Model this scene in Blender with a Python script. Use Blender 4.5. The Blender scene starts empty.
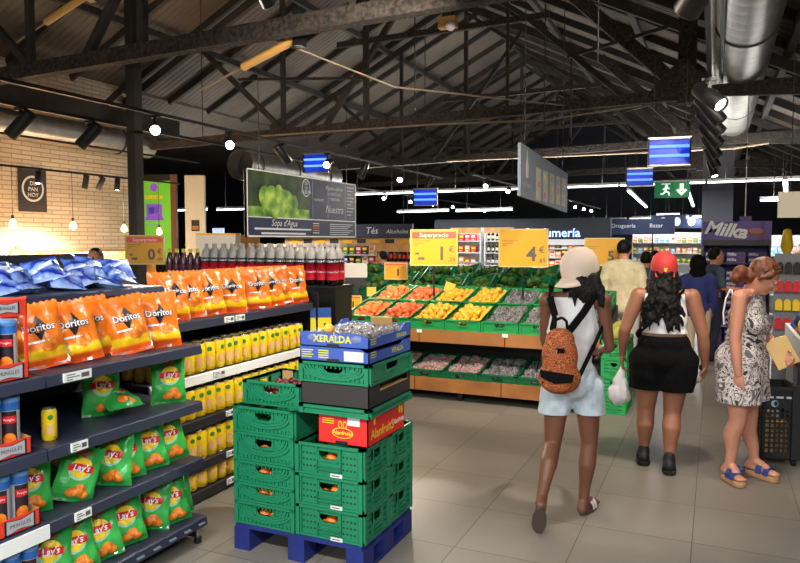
import bpy, bmesh, math, random
from mathutils import Vector, Matrix, noise
R = random.Random(7)
sc = bpy.context.scene
C = sc.collection
pi = math.pi
D = math.radians

# ------------------------------------------------------------------ helpers
def lin(c):
    return tuple(((v / 255) / 12.92 if v / 255 <= .04045 else ((v / 255 + .055) / 1.055) ** 2.4) for v in c)

MATS = {}
def mat(name, rgb, rough=.5, metal=0., emit=0., alpha=1., vary=0., scale=8., bump=0., trans=0., spec=.5, coat=0., rgb2=None):
    if name in MATS: return MATS[name]
    m = bpy.data.materials.new(name); m.use_nodes = True
    nt = m.node_tree; b = nt.nodes['Principled BSDF']
    c = (*lin(rgb), 1)
    b.inputs['Base Color'].default_value = c
    b.inputs['Roughness'].default_value = rough
    b.inputs['Metallic'].default_value = metal
    b.inputs['Specular IOR Level'].default_value = spec
    b.inputs['Coat Weight'].default_value = coat
    if emit:
        b.inputs['Emission Color'].default_value = c; b.inputs['Emission Strength'].default_value = emit
    if trans: b.inputs['Transmission Weight'].default_value = trans
    if alpha < 1: b.inputs['Alpha'].default_value = alpha
    if vary or bump or rgb2:
        tc = nt.nodes.new('ShaderNodeTexCoord'); nz = nt.nodes.new('ShaderNodeTexNoise')
        nz.inputs['Scale'].default_value = scale; nz.inputs['Detail'].default_value = 4
        nt.links.new(tc.outputs['Object'], nz.inputs['Vector'])
        if vary or rgb2:
            rp = nt.nodes.new('ShaderNodeValToRGB')
            rp.color_ramp.elements[0].position = .35; rp.color_ramp.elements[1].position = .65
            if rgb2: a = lin(rgb2)
            else: a = tuple(v * (1 - vary) for v in c[:3])
            rp.color_ramp.elements[0].color = (*a, 1)
            rp.color_ramp.elements[1].color = c if rgb2 else (*[min(1, v * (1 + vary)) for v in c[:3]], 1)
            nt.links.new(nz.outputs['Fac'], rp.inputs['Fac']); nt.links.new(rp.outputs['Color'], b.inputs['Base Color'])
        if bump:
            bp = nt.nodes.new('ShaderNodeBump'); bp.inputs['Strength'].default_value = bump; bp.inputs['Distance'].default_value = .02
            nt.links.new(nz.outputs['Fac'], bp.inputs['Height']); nt.links.new(bp.outputs['Normal'], b.inputs['Normal'])
    MATS[name] = m
    return m

def nodes(name):
    m = bpy.data.materials.new(name); m.use_nodes = True
    MATS[name] = m
    nt = m.node_tree
    return m, nt, nt.nodes['Principled BSDF']

class MB:
    "collects shapes for ONE mesh"
    def __init__(s): s.v = []; s.f = []; s.m = []; s.s = []; s.mats = []
    def mi(s, m):
        if m not in s.mats: s.mats.append(m)
        return s.mats.index(m)
    def add(s, vs, fs, m, smooth=False, M=None):
        o = len(s.v); k = s.mi(m)
        for p in vs: s.v.append(tuple(M @ Vector(p)) if M is not None else tuple(p))
        for f in fs: s.f.append(tuple(i + o for i in f)); s.m.append(k); s.s.append(smooth)
        return s
    def box(s, c, d, m, rz=0, rx=0, ry=0, M=None):
        x, y, z = d[0] / 2, d[1] / 2, d[2] / 2
        vs = [(a * x, b * y, e * z) for e in (-1, 1) for b in (-1, 1) for a in (-1, 1)]
        fs = [(0, 2, 3, 1), (4, 5, 7, 6), (0, 1, 5, 4), (2, 6, 7, 3), (0, 4, 6, 2), (1, 3, 7, 5)]
        T = Matrix.Translation(c) @ Matrix.Rotation(rz, 4, 'Z') @ Matrix.Rotation(ry, 4, 'Y') @ Matrix.Rotation(rx, 4, 'X')
        return s.add(vs, fs, m, False, (M @ T) if M is not None else T)
    def bb(s, x0, x1, y0, y1, z0, z1, m, M=None):
        return s.box(((x0 + x1) / 2, (y0 + y1) / 2, (z0 + z1) / 2), (abs(x1 - x0), abs(y1 - y0), abs(z1 - z0)), m, M=M)
    def bar(s, p, q, w, h, m):
        p = Vector(p); q = Vector(q); d = q - p; L = d.length
        if L < 1e-6: return s
        z = d.normalized(); up = Vector((0, 0, 1)) if abs(z.z) < .95 else Vector((0, 1, 0))
        x = up.cross(z).normalized(); y = z.cross(x)
        M = Matrix((x, y, z)).transposed().to_4x4(); M.translation = (p + q) / 2
        return s.box((0, 0, 0), (w, h, L), m, M=M)
    def cyl(s, p, q, r0, m, r1=None, n=12, caps=True, smooth=True):
        r1 = r0 if r1 is None else r1
        p = Vector(p); q = Vector(q); d = q - p
        z = d.normalized(); up = Vector((0, 0, 1)) if abs(z.z) < .95 else Vector((0, 1, 0))
        x = up.cross(z).normalized(); y = z.cross(x)
        vs = []
        for c, r in ((p, r0), (q, r1)):
            for i in range(n):
                a = 2 * pi * i / n; vs.append(c + x * (r * math.cos(a)) + y * (r * math.sin(a)))
        s.add(vs, [(i, (i + 1) % n, n + (i + 1) % n, n + i) for i in range(n)], m, smooth)
        if caps: s.add(vs, [tuple(range(n))[::-1], tuple(range(n, 2 * n))], m)
        return s
    def tube(s, pts, r, m, n=8):
        for a, b in zip(pts, pts[1:]): s.cyl(a, b, r, m, n=n)
        return s
    def lathe(s, prof, m, n=20, M=None, smooth=True):
        vs = []
        for r, z in prof:
            for i in range(n):
                a = 2 * pi * i / n; vs.append((r * math.cos(a), r * math.sin(a), z))
        fs = []
        for k in range(len(prof) - 1):
            for i in range(n):
                fs.append((k * n + i, k * n + (i + 1) % n, (k + 1) * n + (i + 1) % n, (k + 1) * n + i))
        s.add(vs, fs, m, smooth, M)
        if prof[0][0] > 1e-4: s.add(vs, [tuple(range(n))[::-1]], m, False, M)
        if prof[-1][0] > 1e-4: s.add(vs, [tuple(range((len(prof) - 1) * n, len(prof) * n))], m, False, M)
        return s
    def ball(s, c, r, m, n=12, k=8, sq=(1, 1, 1), M=None):
        vs = [(0, 0, -1)]; fs = []
        for j in range(1, k):
            t = pi * j / k
            for i in range(n):
                a = 2 * pi * i / n; vs.append((math.sin(t) * math.cos(a), math.sin(t) * math.sin(a), -math.cos(t)))
        vs.append((0, 0, 1)); L = len(vs) - 1
        for i in range(n):
            fs.append((0, 1 + (i + 1) % n, 1 + i)); fs.append((L, L - n + i, L - n + (i + 1) % n))
        for j in range(k - 2):
            for i in range(n):
                fs.append((1 + j * n + i, 1 + j * n + (i + 1) % n, 1 + (j + 1) * n + (i + 1) % n, 1 + (j + 1) * n + i))
        vs = [(c[0] + v[0] * r * sq[0], c[1] + v[1] * r * sq[1], c[2] + v[2] * r * sq[2]) for v in vs]
        return s.add(vs, fs, m, True, M)
    def prism(s, poly, a, b, m, axis='z', M=None):
        "polygon in a plane, pushed from a to b along the axis"
        n = len(poly)
        f = {'z': lambda u, v, w: (u, v, w), 'y': lambda u, v, w: (u, w, v), 'x': lambda u, v, w: (w, u, v)}[axis]
        vs = [f(u, v, a) for u, v in poly] + [f(u, v, b) for u, v in poly]
        fs = [(i, (i + 1) % n, n + (i + 1) % n, n + i) for i in range(n)] + [tuple(range(n))[::-1], tuple(range(n, 2 * n))]
        return s.add(vs, fs, m, False, M)
    def data(s, name):
        me = bpy.data.meshes.new(name); me.from_pydata(s.v, [], s.f)
        for m in s.mats: me.materials.append(m)
        me.polygons.foreach_set('material_index', s.m); me.polygons.foreach_set('use_smooth', s.s)
        bm = bmesh.new(); bm.from_mesh(me); bmesh.ops.recalc_face_normals(bm, faces=bm.faces); bm.to_mesh(me); bm.free()
        me.update(); return me

def obj(name, g, parent=None, loc=(0, 0, 0), rot=(0, 0, 0), sca=None):
    me = g.data(name) if isinstance(g, MB) else g
    o = bpy.data.objects.new(name, me); C.objects.link(o)
    o.location = loc; o.rotation_euler = rot
    if sca: o.scale = sca
    if parent is not None: o.parent = parent
    return o
def tag(o, label, cat, group=None, kind=None):
    o['label'] = label; o['category'] = cat
    if group: o['group'] = group
    if kind: o['kind'] = kind
    return o
def thing(name, label, cat, loc=(0, 0, 0), rot=(0, 0, 0), group=None):
    o = bpy.data.objects.new(name, None); C.objects.link(o); o.empty_display_size = .05
    o.location = loc; o.rotation_euler = rot
    return tag(o, label, cat, group)
def dup(o, label=None, loc=None, rot=None, group=None, parent=None, sca=None):
    kids = list(o.children)
    c = o.copy(); C.objects.link(c)
    if parent is not None: c.parent = parent
    if label: c['label'] = label
    if group: c['group'] = group
    if loc is not None: c.location = loc
    if rot is not None: c.rotation_euler = rot
    if sca is not None: c.scale = sca
    for k in kids: dup(k, parent=c)
    return c
def struct(name, g, parent=None, loc=(0, 0, 0), rot=(0, 0, 0)):
    o = obj(name, g, parent, loc, rot); o['kind'] = 'structure'; return o
class Proto:
    "first call moves the original, later calls copy it"
    def __init__(s, o): s.o = o; s.used = False
    def __call__(s, label, loc, rot=(0, 0, 0), group=None, sca=None):
        if s.used: return dup(s.o, label, loc, rot, group, sca=sca)
        s.used = True; s.o.location = loc; s.o.rotation_euler = rot; s.o['label'] = label
        if group: s.o['group'] = group
        if sca is not None: s.o.scale = sca
        return s.o
ORD = ['first', 'second', 'third', 'fourth', 'fifth', 'sixth', 'seventh', 'eighth', 'ninth', 'tenth', 'eleventh', 'twelfth', 'thirteenth',
       'fourteenth', 'fifteenth', 'sixteenth', 'seventeenth', 'eighteenth', 'nineteenth', 'twentieth', 'twenty-first', 'twenty-second', 'twenty-third', 'twenty-fourth', 'twenty-fifth', 'twenty-sixth', 'twenty-seventh', 'twenty-eighth', 'twenty-ninth', 'thirtieth']

_TX = {}
def text(s, size=1., m=None, depth=0., bold=0., shear=0., M=None, align='CENTER', mb=None, fn=None, res=2):
    "lettering as mesh faces; local x right, y up; M places it; fn bends it"
    key = (s, bold, shear, align, depth / size if size else 0, res)
    if key not in _TX:
        cu = bpy.data.curves.new('t', 'FONT'); cu.body = s; cu.size = 1; cu.align_x = align; cu.align_y = 'CENTER'
        cu.offset = bold; cu.shear = shear; cu.resolution_u = res; cu.extrude = depth / size / 2
        o = bpy.data.objects.new('t', cu); C.objects.link(o)
        dg = bpy.context.evaluated_depsgraph_get(); me = o.evaluated_get(dg).to_mesh()
        _TX[key] = ([tuple(v.co) for v in me.vertices], [tuple(p.vertices) for p in me.polygons])
        bpy.data.objects.remove(o); bpy.data.curves.remove(cu)
    vs, fs = _TX[key]
    vs = [(x * size, y * size, z * size) for x, y, z in vs]
    if fn: vs = [fn(*v) for v in vs]
    mb = mb or MB()
    mb.add(vs, fs, m, False, M); return mb
def Tm(loc, rot=(0, 0, 0)):
    from mathutils import Euler
    return Matrix.Translation(loc) @ Euler(rot).to_matrix().to_4x4()
def disc(mb, cx, cy, rx, ry, m, z=0, n=20, fn=None, M=None, a0=0., a1=2 * pi):
    vs = [(cx + rx * math.cos(a0 + (a1 - a0) * i / n), cy + ry * math.sin(a0 + (a1 - a0) * i / n), z) for i in range(n + (a1 - a0 < 6.2))]
    fs = [tuple(range(len(vs)))]
    if fn:
        k = len(vs); rim = vs; vs = [(cx, cy, z)]; q = 4
        for j in range(1, q + 1): vs += [(cx + (x - cx) * j / q, cy + (y - cy) * j / q, z) for x, y, _ in rim]
        fs = [(0, 1 + i, 1 + (i + 1) % k) for i in range(k)]
        for j in range(q - 1): fs += [(1 + j * k + i, 1 + (j + 1) * k + i, 1 + (j + 1) * k + (i + 1) % k, 1 + j * k + (i + 1) % k) for i in range(k)]
        vs = [fn(*v) for v in vs]
    mb.add(vs, fs, m, False, M); return mb
def patch(mb, x0, x1, y0, y1, m, z=0, fn=None, M=None, nx=6, ny=4):
    vs = [(x0 + (x1 - x0) * i / nx, y0 + (y1 - y0) * j / ny, z) for j in range(ny + 1) for i in range(nx + 1)]
    fs = [(j * (nx + 1) + i, j * (nx + 1) + i + 1, (j + 1) * (nx + 1) + i + 1, (j + 1) * (nx + 1) + i) for j in range(ny) for i in range(nx)]
    if fn: vs = [fn(*v) for v in vs]
    mb.add(vs, fs, m, False, M); return mb

# ------------------------------------------------------------------ camera
CAMZ = 1.70; F = 700
yaw = math.atan(315 / F); pit = math.atan(41.5 / F)
cd = bpy.data.cameras.new('camera'); cd.sensor_width = 36; cd.lens = F * 36 / 800; cd.clip_end = 200
cam = bpy.data.objects.new('camera', cd); C.objects.link(cam)
cam.location = (0, 0, CAMZ); cam.rotation_euler = (pi / 2 - pit, 0, yaw)
sc.camera = cam
vs_ = sc.view_settings
vs_.view_transform = 'Standard'; vs_.look = 'None'; vs_.gamma = 1; vs_.use_curve_mapping = False; vs_.exposure = .08

# ------------------------------------------------------------------ materials
BLACK = mat('black_metal', (22, 22, 24), .45)
DARK = mat('dark_paint', (34, 34, 38), .6)
SHELF = mat('shelf_steel', (56, 60, 78), .38, .25)
SHELFD = mat('shelf_back', (24, 24, 28), .6)
WHITE = mat('white_plastic', (232, 232, 230), .4)
PAPER = mat('paper', (236, 236, 232), .6)
INK = mat('ink', (20, 20, 24), .6)
GREYINK = mat('grey_ink', (92, 88, 80), .6)
YELSIGN = mat('sign_yellow', (226, 160, 12), .5)
REDSIGN = mat('sign_red', (226, 84, 60), .5)
NAVY = mat('sign_navy', (28, 40, 74), .5)
CHALK = mat('chalk_white', (222, 226, 232), .6)
TRUSS = mat('truss_steel', (46, 42, 38), .85, vary=.35, scale=3)
SPRAYED = mat('sprayed_fireproofing', (52, 45, 40), .95, vary=.6, scale=22, bump=1.)
WOOD = mat('warm_wood', (170, 112, 58), .5, rgb2=(140, 88, 42), scale=3)
PINE = mat('pine_wood', (206, 160, 96), .55, rgb2=(180, 132, 72), scale=4)
STEEL = mat('galvanised', (176, 174, 168), .36, .85, vary=.12, scale=5)
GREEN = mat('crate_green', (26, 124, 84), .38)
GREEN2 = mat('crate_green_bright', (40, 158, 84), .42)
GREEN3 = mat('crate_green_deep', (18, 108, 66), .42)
PALB = mat('pallet_blue', (28, 42, 112), .55, vary=.15, scale=6)
LED = mat('led_white', (235, 245, 255), .4, emit=9)
LAMPW = mat('lamp_glow', (255, 240, 214), .4, emit=30)
WARMG = mat('bulb_glow', (255, 196, 120), .4, emit=9)
UVB = mat('uv_tube', (90, 140, 250), .4, emit=1.9)
UVP = mat('uv_panel', (24, 62, 190), .4, emit=.4)

def floor_mat():
    m, nt, b = nodes('floor_tiles')
    tc = nt.nodes.new('ShaderNodeTexCoord'); mp = nt.nodes.new('ShaderNodeMapping')
    mp.inputs['Location'].default_value = (.08, .02, 0)
    br = nt.nodes.new('ShaderNodeTexBrick'); br.offset = 0
    br.inputs['Scale'].default_value = 1; br.inputs['Brick Width'].default_value = .6; br.inputs['Row Height'].default_value = .6
    br.inputs['Mortar Size'].default_value = .003; br.inputs['Mortar Smooth'].default_value = .3
    br.inputs['Color1'].default_value = (*lin((140, 131, 120)), 1); br.inputs['Color2'].default_value = (*lin((130, 122, 112)), 1)
    br.inputs['Mortar'].default_value = (*lin((78, 70, 62)), 1)
    nz = nt.nodes.new('ShaderNodeTexNoise'); nz.inputs['Scale'].default_value = 1.7; nz.inputs['Detail'].default_value = 6
    mx = nt.nodes.new('ShaderNodeMix'); mx.data_type = 'RGBA'; mx.blend_type = 'MULTIPLY'; mx.inputs['Factor'].default_value = 1
    rp = nt.nodes.new('ShaderNodeValToRGB'); rp.color_ramp.elements[0].color = (.8, .8, .8, 1); rp.color_ramp.elements[1].color = (1.05, 1.05, 1.05, 1)
    rr = nt.nodes.new('ShaderNodeMapRange'); rr.inputs['To Min'].default_value = .34; rr.inputs['To Max'].default_value = .5
    L = nt.links.new
    L(tc.outputs['Object'], mp.inputs['Vector']); L(mp.outputs['Vector'], br.inputs['Vector']); L(tc.outputs['Object'], nz.inputs['Vector'])
    L(nz.outputs['Fac'], rp.inputs['Fac']); L(br.outputs['Color'], mx.inputs['A']); L(rp.outputs['Color'], mx.inputs['B'])
    L(mx.outputs['Result'], b.inputs['Base Color']); L(nz.outputs['Fac'], rr.inputs['Value']); L(rr.outputs['Result'], b.inputs['Roughness'])
    return m
def brick_mat():
    m, nt, b = nodes('cream_brick')
    tc = nt.nodes.new('ShaderNodeTexCoord'); sp = nt.nodes.new('ShaderNodeSeparateXYZ'); cb = nt.nodes.new('ShaderNodeCombineXYZ')
    br = nt.nodes.new('ShaderNodeTexBrick'); br.inputs['Scale'].default_value = 1
    br.inputs['Brick Width'].default_value = .42; br.inputs['Row Height'].default_value = .085; br.inputs['Mortar Size'].default_value = .01
    br.inputs['Color1'].default_value = (*lin((226, 215, 194)), 1); br.inputs['Color2'].default_value = (*lin((212, 199, 176)), 1)
    br.inputs['Mortar'].default_value = (*lin((176, 160, 138)), 1)
    bp = nt.nodes.new('ShaderNodeBump'); bp.inputs['Strength'].default_value = .6; bp.inputs['Distance'].default_value = .02; bp.invert = True
    L = nt.links.new
    L(tc.outputs['Object'], sp.inputs['Vector']); L(sp.outputs['Y'], cb.inputs['X']); L(sp.outputs['Z'], cb.inputs['Y']); L(cb.outputs['Vector'], br.inputs['Vector'])
    L(br.outputs['Color'], b.inputs['Base Color']); L(br.outputs['Fac'], bp.inputs['Height']); L(bp.outputs['Normal'], b.inputs['Normal'])
    b.inputs['Roughness'].default_value = .8
    return m
FLOORM = floor_mat(); BRICK = brick_mat()
ROOFM = mat('roof_sheet', (88, 80, 72), .8, vary=.18, scale=.9)
DARKWALL = mat('dark_wall', (26, 30, 40), .7)
# ------------------------------------------------------------------ the setting
XR, ZR, SL = -6.0, 8.0, .5
def roofz(x): return ZR - SL * abs(x - XR)
Y0, Y1, XL, XE = -6.0, 36.0, -12.0, 5.0
struct('floor', MB().bb(-14, XE, Y0, Y1, -.1, 0, FLOORM))
def roof_sheet(x0, x1):
    # trapezoidal sheet: ribs run from ridge to eave
    mb = MB(); p = .15; n = int((Y1 - Y0) / p)
    prof = []
    for i in range(n):
        y = Y0 + i * p
        prof += [(y, 0), (y + .08, 0), (y + .095, .014), (y + .135, .014)]
    prof.append((Y1, 0))
    vs = [(x0, y, roofz(x0) + z + .06) for y, z in prof] + [(x1, y, roofz(x1) + z + .06) for y, z in prof]
    k = len(prof)
    mb.add(vs, [(i, i + 1, k + i + 1, k + i) for i in range(k - 1)], ROOFM); return mb
ceil = struct('ceiling', roof_sheet(XL - 1.2, XR))
struct('ceiling', roof_sheet(XR, XE))
wl = MB().bb(XL - .3, XL, Y0, 12.0, 0, 5.05, BRICK)
struct('wall_left', wl)
struct('wall_far', MB().bb(-30, XE, Y1, Y1 + .3, 0, 8.2, DARKWALL))
struct('wall_right', MB().bb(XE, XE + .3, Y0, Y1, 0, 3.0, mat('plaster', (120, 116, 108), .8)))
struct('wall_back', MB().bb(XL, XE, Y0 - .3, Y0, 0, 8.2, mat('plaster', (120, 116, 108), .8)))
# the store goes on behind the end of the brick wall
struct('wall_left', MB().bb(-24.3, -24, 12, Y1, 0, 5.05, DARKWALL))
struct('wall_left', MB().bb(-24, XL - .3, 11.7, 12, 0, 5.05, DARKWALL))
struct('floor', MB().bb(-24, -14, 12, Y1, -.1, 0, FLOORM))
struct('ceiling', MB().bb(-24.3, XL, 12, Y1, 5.0, 5.1, ROOFM))

# rafters: slim steel ribs under the sheet
raf = None
k = 0
y = .6
while y < Y1:
    if raf is None:
        a = obj('rafter', MB().bar((XL, 0, roofz(XL) - .02), (XR, 0, ZR - .02), .07, .14, TRUSS), None, (0, y, 0)); a['kind'] = 'structure'
        b = obj('rafter', MB().bar((XR, 0, ZR - .02), (XE, 0, roofz(XE) - .02), .07, .14, TRUSS), None, (0, y, 0)); b['kind'] = 'structure'
        raf = (a, b)
    else:
        for o in raf:
            c = o.copy(); C.objects.link(c); c.location = (0, y, 0)
    y += 1.4
# purlins along the building
for x in (-10.2, -8.2, -6, -3.6, -1.4, .9, 3.0):
    o = obj('purlin', MB().bb(x - .05, x + .05, Y0, Y1, roofz(x) - .2, roofz(x) - .07, TRUSS)); o['kind'] = 'structure'

def truss(y):
    t = bpy.data.objects.new('roof_truss', None); C.objects.link(t); t.location = (0, y, 0); t['kind'] = 'structure'
    def m(n, g):
        o = obj(n, g, t); o['kind'] = 'structure'
    zc = 3.9
    m('bottom_chord', MB().bar((-12, 0, 3.72), (XE - 2, 0, 4.02), .15, .17, SPRAYED))
    m('top_chord', MB().bar((XL, 0, roofz(XL) - .3), (XR, 0, ZR - .3), .11, .16, TRUSS))
    m('top_chord', MB().bar((XR, 0, ZR - .3), (XE, 0, roofz(XE) - .3), .11, .16, TRUSS))
    m('king_post', MB().bar((-6, 0, 3.85), (-6, 0, ZR - .3), .09, .09, TRUSS))
    m('post', MB().bar((-.46, 0, zc - .1), (-.46, 0, roofz(-.46) - .1), .26, .26, SPRAYED))
    m('post', MB().bar((-7.83, 0, 3.8), (-7.83, 0, roofz(-7.83) - .2), .08, .08, TRUSS))
    m('post', MB().bar((-3.3, 0, 3.9), (-3.3, 0, roofz(-3.3) - .2), .05, .05, TRUSS))
    m('brace', MB().bar((-.55, 0, 4.05), (-2.6, 0, roofz(-2.6) - .25), .2, .2, SPRAYED))
    m('brace', MB().bar((-1.35, 0, 3.95), (-3.0, 0, 5.45), .09, .09, TRUSS))
    m('brace', MB().bar((-3.0, 0, 5.45), (-5.95, 0, 7.5), .08, .08, TRUSS))
    m('brace', MB().bar((-2.3, 0, 4.7), (-.5, 0, 5.05), .05, .05, TRUSS))
    m('brace', MB().bar((-6.9, 0, 3.85), (-4.5, 0, roofz(-4.5) - .3), .09, .09, TRUSS))
    m('brace', MB().bar((-5.95, 0, 4.7), (-8.9, 0, 4.95), .05, .05, TRUSS))
    m('brace', MB().bar((-7.83, 0, 3.85), (-10.0, 0, 5.8), .09, .09, TRUSS))
    m('brace', MB().bar((-.4, 0, 3.95), (2.0, 0, roofz(2.0) - .2), .09, .09, TRUSS))
    m('collar_beam', MB().bar((-6.6, 0, 5.37), (-2.6, 0, 5.42), .09, .1, SPRAYED))
    m('gusset_plate', MB().prism([(-1.15, 3.85), (-.2, 3.85), (-.2, 4.3), (-.45, 4.5), (-.7, 4.35)], -.06, .06, TRUSS, 'y'))
    return t
T0 = truss(6.2)
for y in (11.8, 17.5, 23.2, 28.9): dup(T0, loc=(0, y, 0))
# bracing in the plane of the chords and a steel column at the end of the brick wall
struct('column', MB().bb(-6.63, -6.5, 6.55, 6.68, 0, roofz(-6.56), TRUSS))
struct('column', MB().bb(-.33, .37, 19.0, 19.6, 0, 4.9, mat('column_grey', (52, 52, 60), .6)))
o = struct('beam', MB().bb(XL + .9, XL + 1.2, 3, 12.2, 3.95, 4.3, TRUSS))
for y in (8.3, 10.7):
    b_ = obj('brace', MB().bar((XL + .35, y, 4.3), (XL + .8, y + .5, 5.0), .12, .12, TRUSS)); b_['kind'] = 'structure'

# ------------------------------------------------------------------ ducts
def duct(name, p, q, r, label, rings=60):
    p = Vector(p); q = Vector(q); mb = MB(); n = 28; k = rings * 3
    d = (q - p); L = d.length; z = d.normalized(); x = Vector((0, 0, 1)).cross(z).normalized(); yv = z.cross(x)
    vs = []
    for j in range(k + 1):
        rr = r + (.012 if j % 3 == 0 else 0); c = p + d * (j / k)
        for i in range(n):
            a = 2 * pi * i / n; vs.append(c + x * (rr * math.cos(a)) + yv * (rr * math.sin(a)))
    mb.add(vs, [(j * n + i, j * n + (i + 1) % n, (j + 1) * n + (i + 1) % n, (j + 1) * n + i) for j in range(k) for i in range(n)], STEEL, True)
    t = thing(name, label, 'duct')
    obj('duct_shell', mb, t)
    return t
dt = duct('ventilation_duct', (.29, -3, 4.38), (.29, 30, 4.38), .36, 'large round spiral ventilation duct running along the aisle under the roof', 110)
for y in (4.0, 9.5, 15, 21): obj('hanger_strap', MB().cyl((.29, y, 4.38), (.29, y + .04, 4.38), .378, DARK, n=28), dt)
obj('side_pipe', MB().cyl((-.1, -2, 4.3), (-.1, 14, 4.3), .045, STEEL), dt)
obj('side_pipe', MB().cyl((.02, -2, 4.12), (.02, 14, 4.12), .03, BLACK), dt)
dt2 = duct('ventilation_duct', (XL + .55, 2, 3.78), (XL + .55, 11.9, 3.78), .28, 'round ventilation duct along the cream brick wall', 30)
dt3 = duct('ventilation_duct', (-9.5, 12.6, 3.35), (-9.5, 16.6, 3.35), .33, 'round ventilation duct behind the lettuce sign', 30)
for d_, xs in ((dt2, XL + .55), (dt3, -9.5)):
    for y in ((4, 8, 11) if d_ is dt2 else (13, 14.5, 16)): obj('hanger_strap', MB().cyl((xs, y, 3.78 if d_ is dt2 else 3.35), (xs, y + .04, 3.78 if d_ is dt2 else 3.35), .3 if d_ is dt2 else .345, DARK, n=24), d_)
# pipes under the trusses
def pipe(pts, r, m, label):
    return tag(obj('pipe', MB().tube(pts, r, m)), label, 'pipe')
CABLE = mat('pale_conduit', (128, 112, 92), .6)
pipe([(-8.2, 11.55, 3.74), (-4.5, 11.55, 3.72), (-2.6, 11.55, 3.66), (-1.1, 11.55, 3.78)], .017, CABLE, 'long pale conduit slung under the sprayed roof beam')
pipe([(-6.4, 17.2, 3.75), (.3, 17.2, 3.72), (1.0, 17.2, 3.8)], .032, CABLE, 'second pale pipe, farther back, crossing under the big duct')

# ------------------------------------------------------------------ lamps
lamps = []
def area(loc, sx, sy, e, col=(1, .93, .84), rot=(0, 0, 0), spread=pi):
    l = bpy.data.lights.new('tube_light', 'AREA'); l.shape = 'RECTANGLE'; l.size = sx; l.size_y = sy; l.energy = e; l.color = col; l.spread = spread
    o = bpy.data.objects.new('tube_light', l); C.objects.link(o); o.location = loc; o.rotation_euler = rot; return o
def spot(loc, target, e, ang=70, col=(1, .9, .76), r=.05, blend=.6):
    l = bpy.data.lights.new('spot_beam', 'SPOT'); l.energy = e; l.spot_size = D(ang); l.spot_blend = blend; l.color = col; l.shadow_soft_size = r
    o = bpy.data.objects.new('spot_beam', l); C.objects.link(o); o.location = loc
    o.rotation_euler = (Vector(target) - Vector(loc)).to_track_quat('-Z', 'Y').to_euler(); return o
def make_spot():
    t = thing('spotlight', 's', 'spotlight')
    obj('arm', MB().bb(-.012, .012, -.012, .012, -.09, 0, BLACK).bb(-.05, .05, -.02, .02, -.02, 0, BLACK), t)
    h = obj('lamp_head', MB().lathe([(.03, .13), (.052, .125), (.055, .11), (.055, -.13), (.05, -.135), (.046, -.11)], BLACK, 18), t, (0, 0, -.13))
    obj('lens', MB().lathe([(.045, -.112), (.02, -.116), (.0, -.118)], LAMPW, 16), h)
    return t
SP = Proto(make_spot())
def spotlight(loc, aim, label, group, beam=0, ang=70, col=(1, .9, .76), s=1.):
    v = Vector(aim) - (Vector(loc) + Vector((0, 0, -.13)))
    t = SP(label, loc, (0, 0, 0), group, (s, s, s))
    h = [c for c in t.children if c.name.startswith('lamp_head')][0]
    h.rotation_euler = (-v).to_track_quat('Z', 'Y').to_euler()
    if beam:
        d = v.normalized(); spot(Vector(loc) + Vector((0, 0, -.13 * s)) + d * .2 * s, aim, beam, ang, col)
    return t
def track(p, q, label):
    t = tag(obj('lighting_track', MB().bar(p, q, .035, .035, BLACK)), label, 'track')
    return t
# tracks and their spotlights
track((-5.7, 3, 3.1), (-5.7, 15, 3.1), 'black lighting track on the left, carrying the glaring spotlights')
for i, (y, bm, aim) in enumerate(((6.05, 1, (-2.2, 2.2, 1.6)), (7.35, 1, (-2.4, 3.4, 1.5)), (8.55, 0, (-4.9, 9.8, 1.2)), (9.85, 1, (-4.2, 5.6, 1.4)), (11.1, 0, (-6.4, 10.4, .6)), (12.7, 1, (-4.6, 9, 1.2)), (14.2, 0, (-6.4, 13.4, 1)))):
    spotlight((-5.7, y, 3.08), aim, '%s spotlight from the camera on the left lighting track, %s' % (ORD[i], 'glowing' if bm else 'turned away'), 'spotlights on the left track', 300 if bm else 0, 75, s=1.15)
track((-6.75, 3, 3.12), (-6.75, 11.5, 3.12), 'black lighting track in front of the brick wall duct')
for i, (y, aim) in enumerate(((5.2, (-7.6, 4.8, 2)), (6.1, (-7.6, 5.7, 2)))):
    spotlight((-6.75, y, 3.1), aim, ('large black spotlight aimed at the brick wall, nearer the left edge' if i == 0 else 'large black spotlight aimed at the brick wall, nearer the steel post'), 'spotlights before the brick wall', 260, 100, (1, .84, .62), s=1.3)
track((-10.65, 5, 2.92), (-10.65, 12, 2.92), 'thin lighting track above the bread displays')
track((-10.1, 5, 3.35), (-10.1, 12, 3.35), 'thin upper lighting track crossing the brick wall')
for i, (y, aim) in enumerate(((7.6, (-11.6, 7, 1.2)), (8.5, (-10.2, 8.0, 1)), (9.5, (-10.9, 9.3, 1)), (9.85, (-11.6, 9.4, .6)), (10.25, (-10.3, 9.7, .6)))):
    spotlight((-10.65, y, 2.9), aim, '%s small spotlight from the left on the thin track over the bread' % ORD[i], 'spotlights over the bread', 850 if i in (0, 1, 2, 4) else 0, 120, (1, .86, .68), s=.95)
track((-.08, 2, 3.12), (-.08, 17, 3.12), 'black lighting track running down the aisle beside the big duct')
for i, (y, aim) in enumerate(((3.75, (-.5, 4.3, 2.5)), (6.7, (.7, 6.0, 2.2)), (7.3, (.6, 7.2, 2.1)), (8.1, (.6, 8.0, 2.2)), (9.1, (.6, 9.0, 2.1)), (10.2, (.5, 10.1, 2)), (11.6, (.4, 11.5, 2)), (13.4, (.2, 13.0, 2)))):
    spotlight((-.08, y, 3.1), aim, '%s spotlight from the camera on the aisle track beside the big duct' % ORD[i], 'spotlights on the aisle track', 140 if i in (1, 3, 5) else 0, 80, s=1.25)
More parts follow.
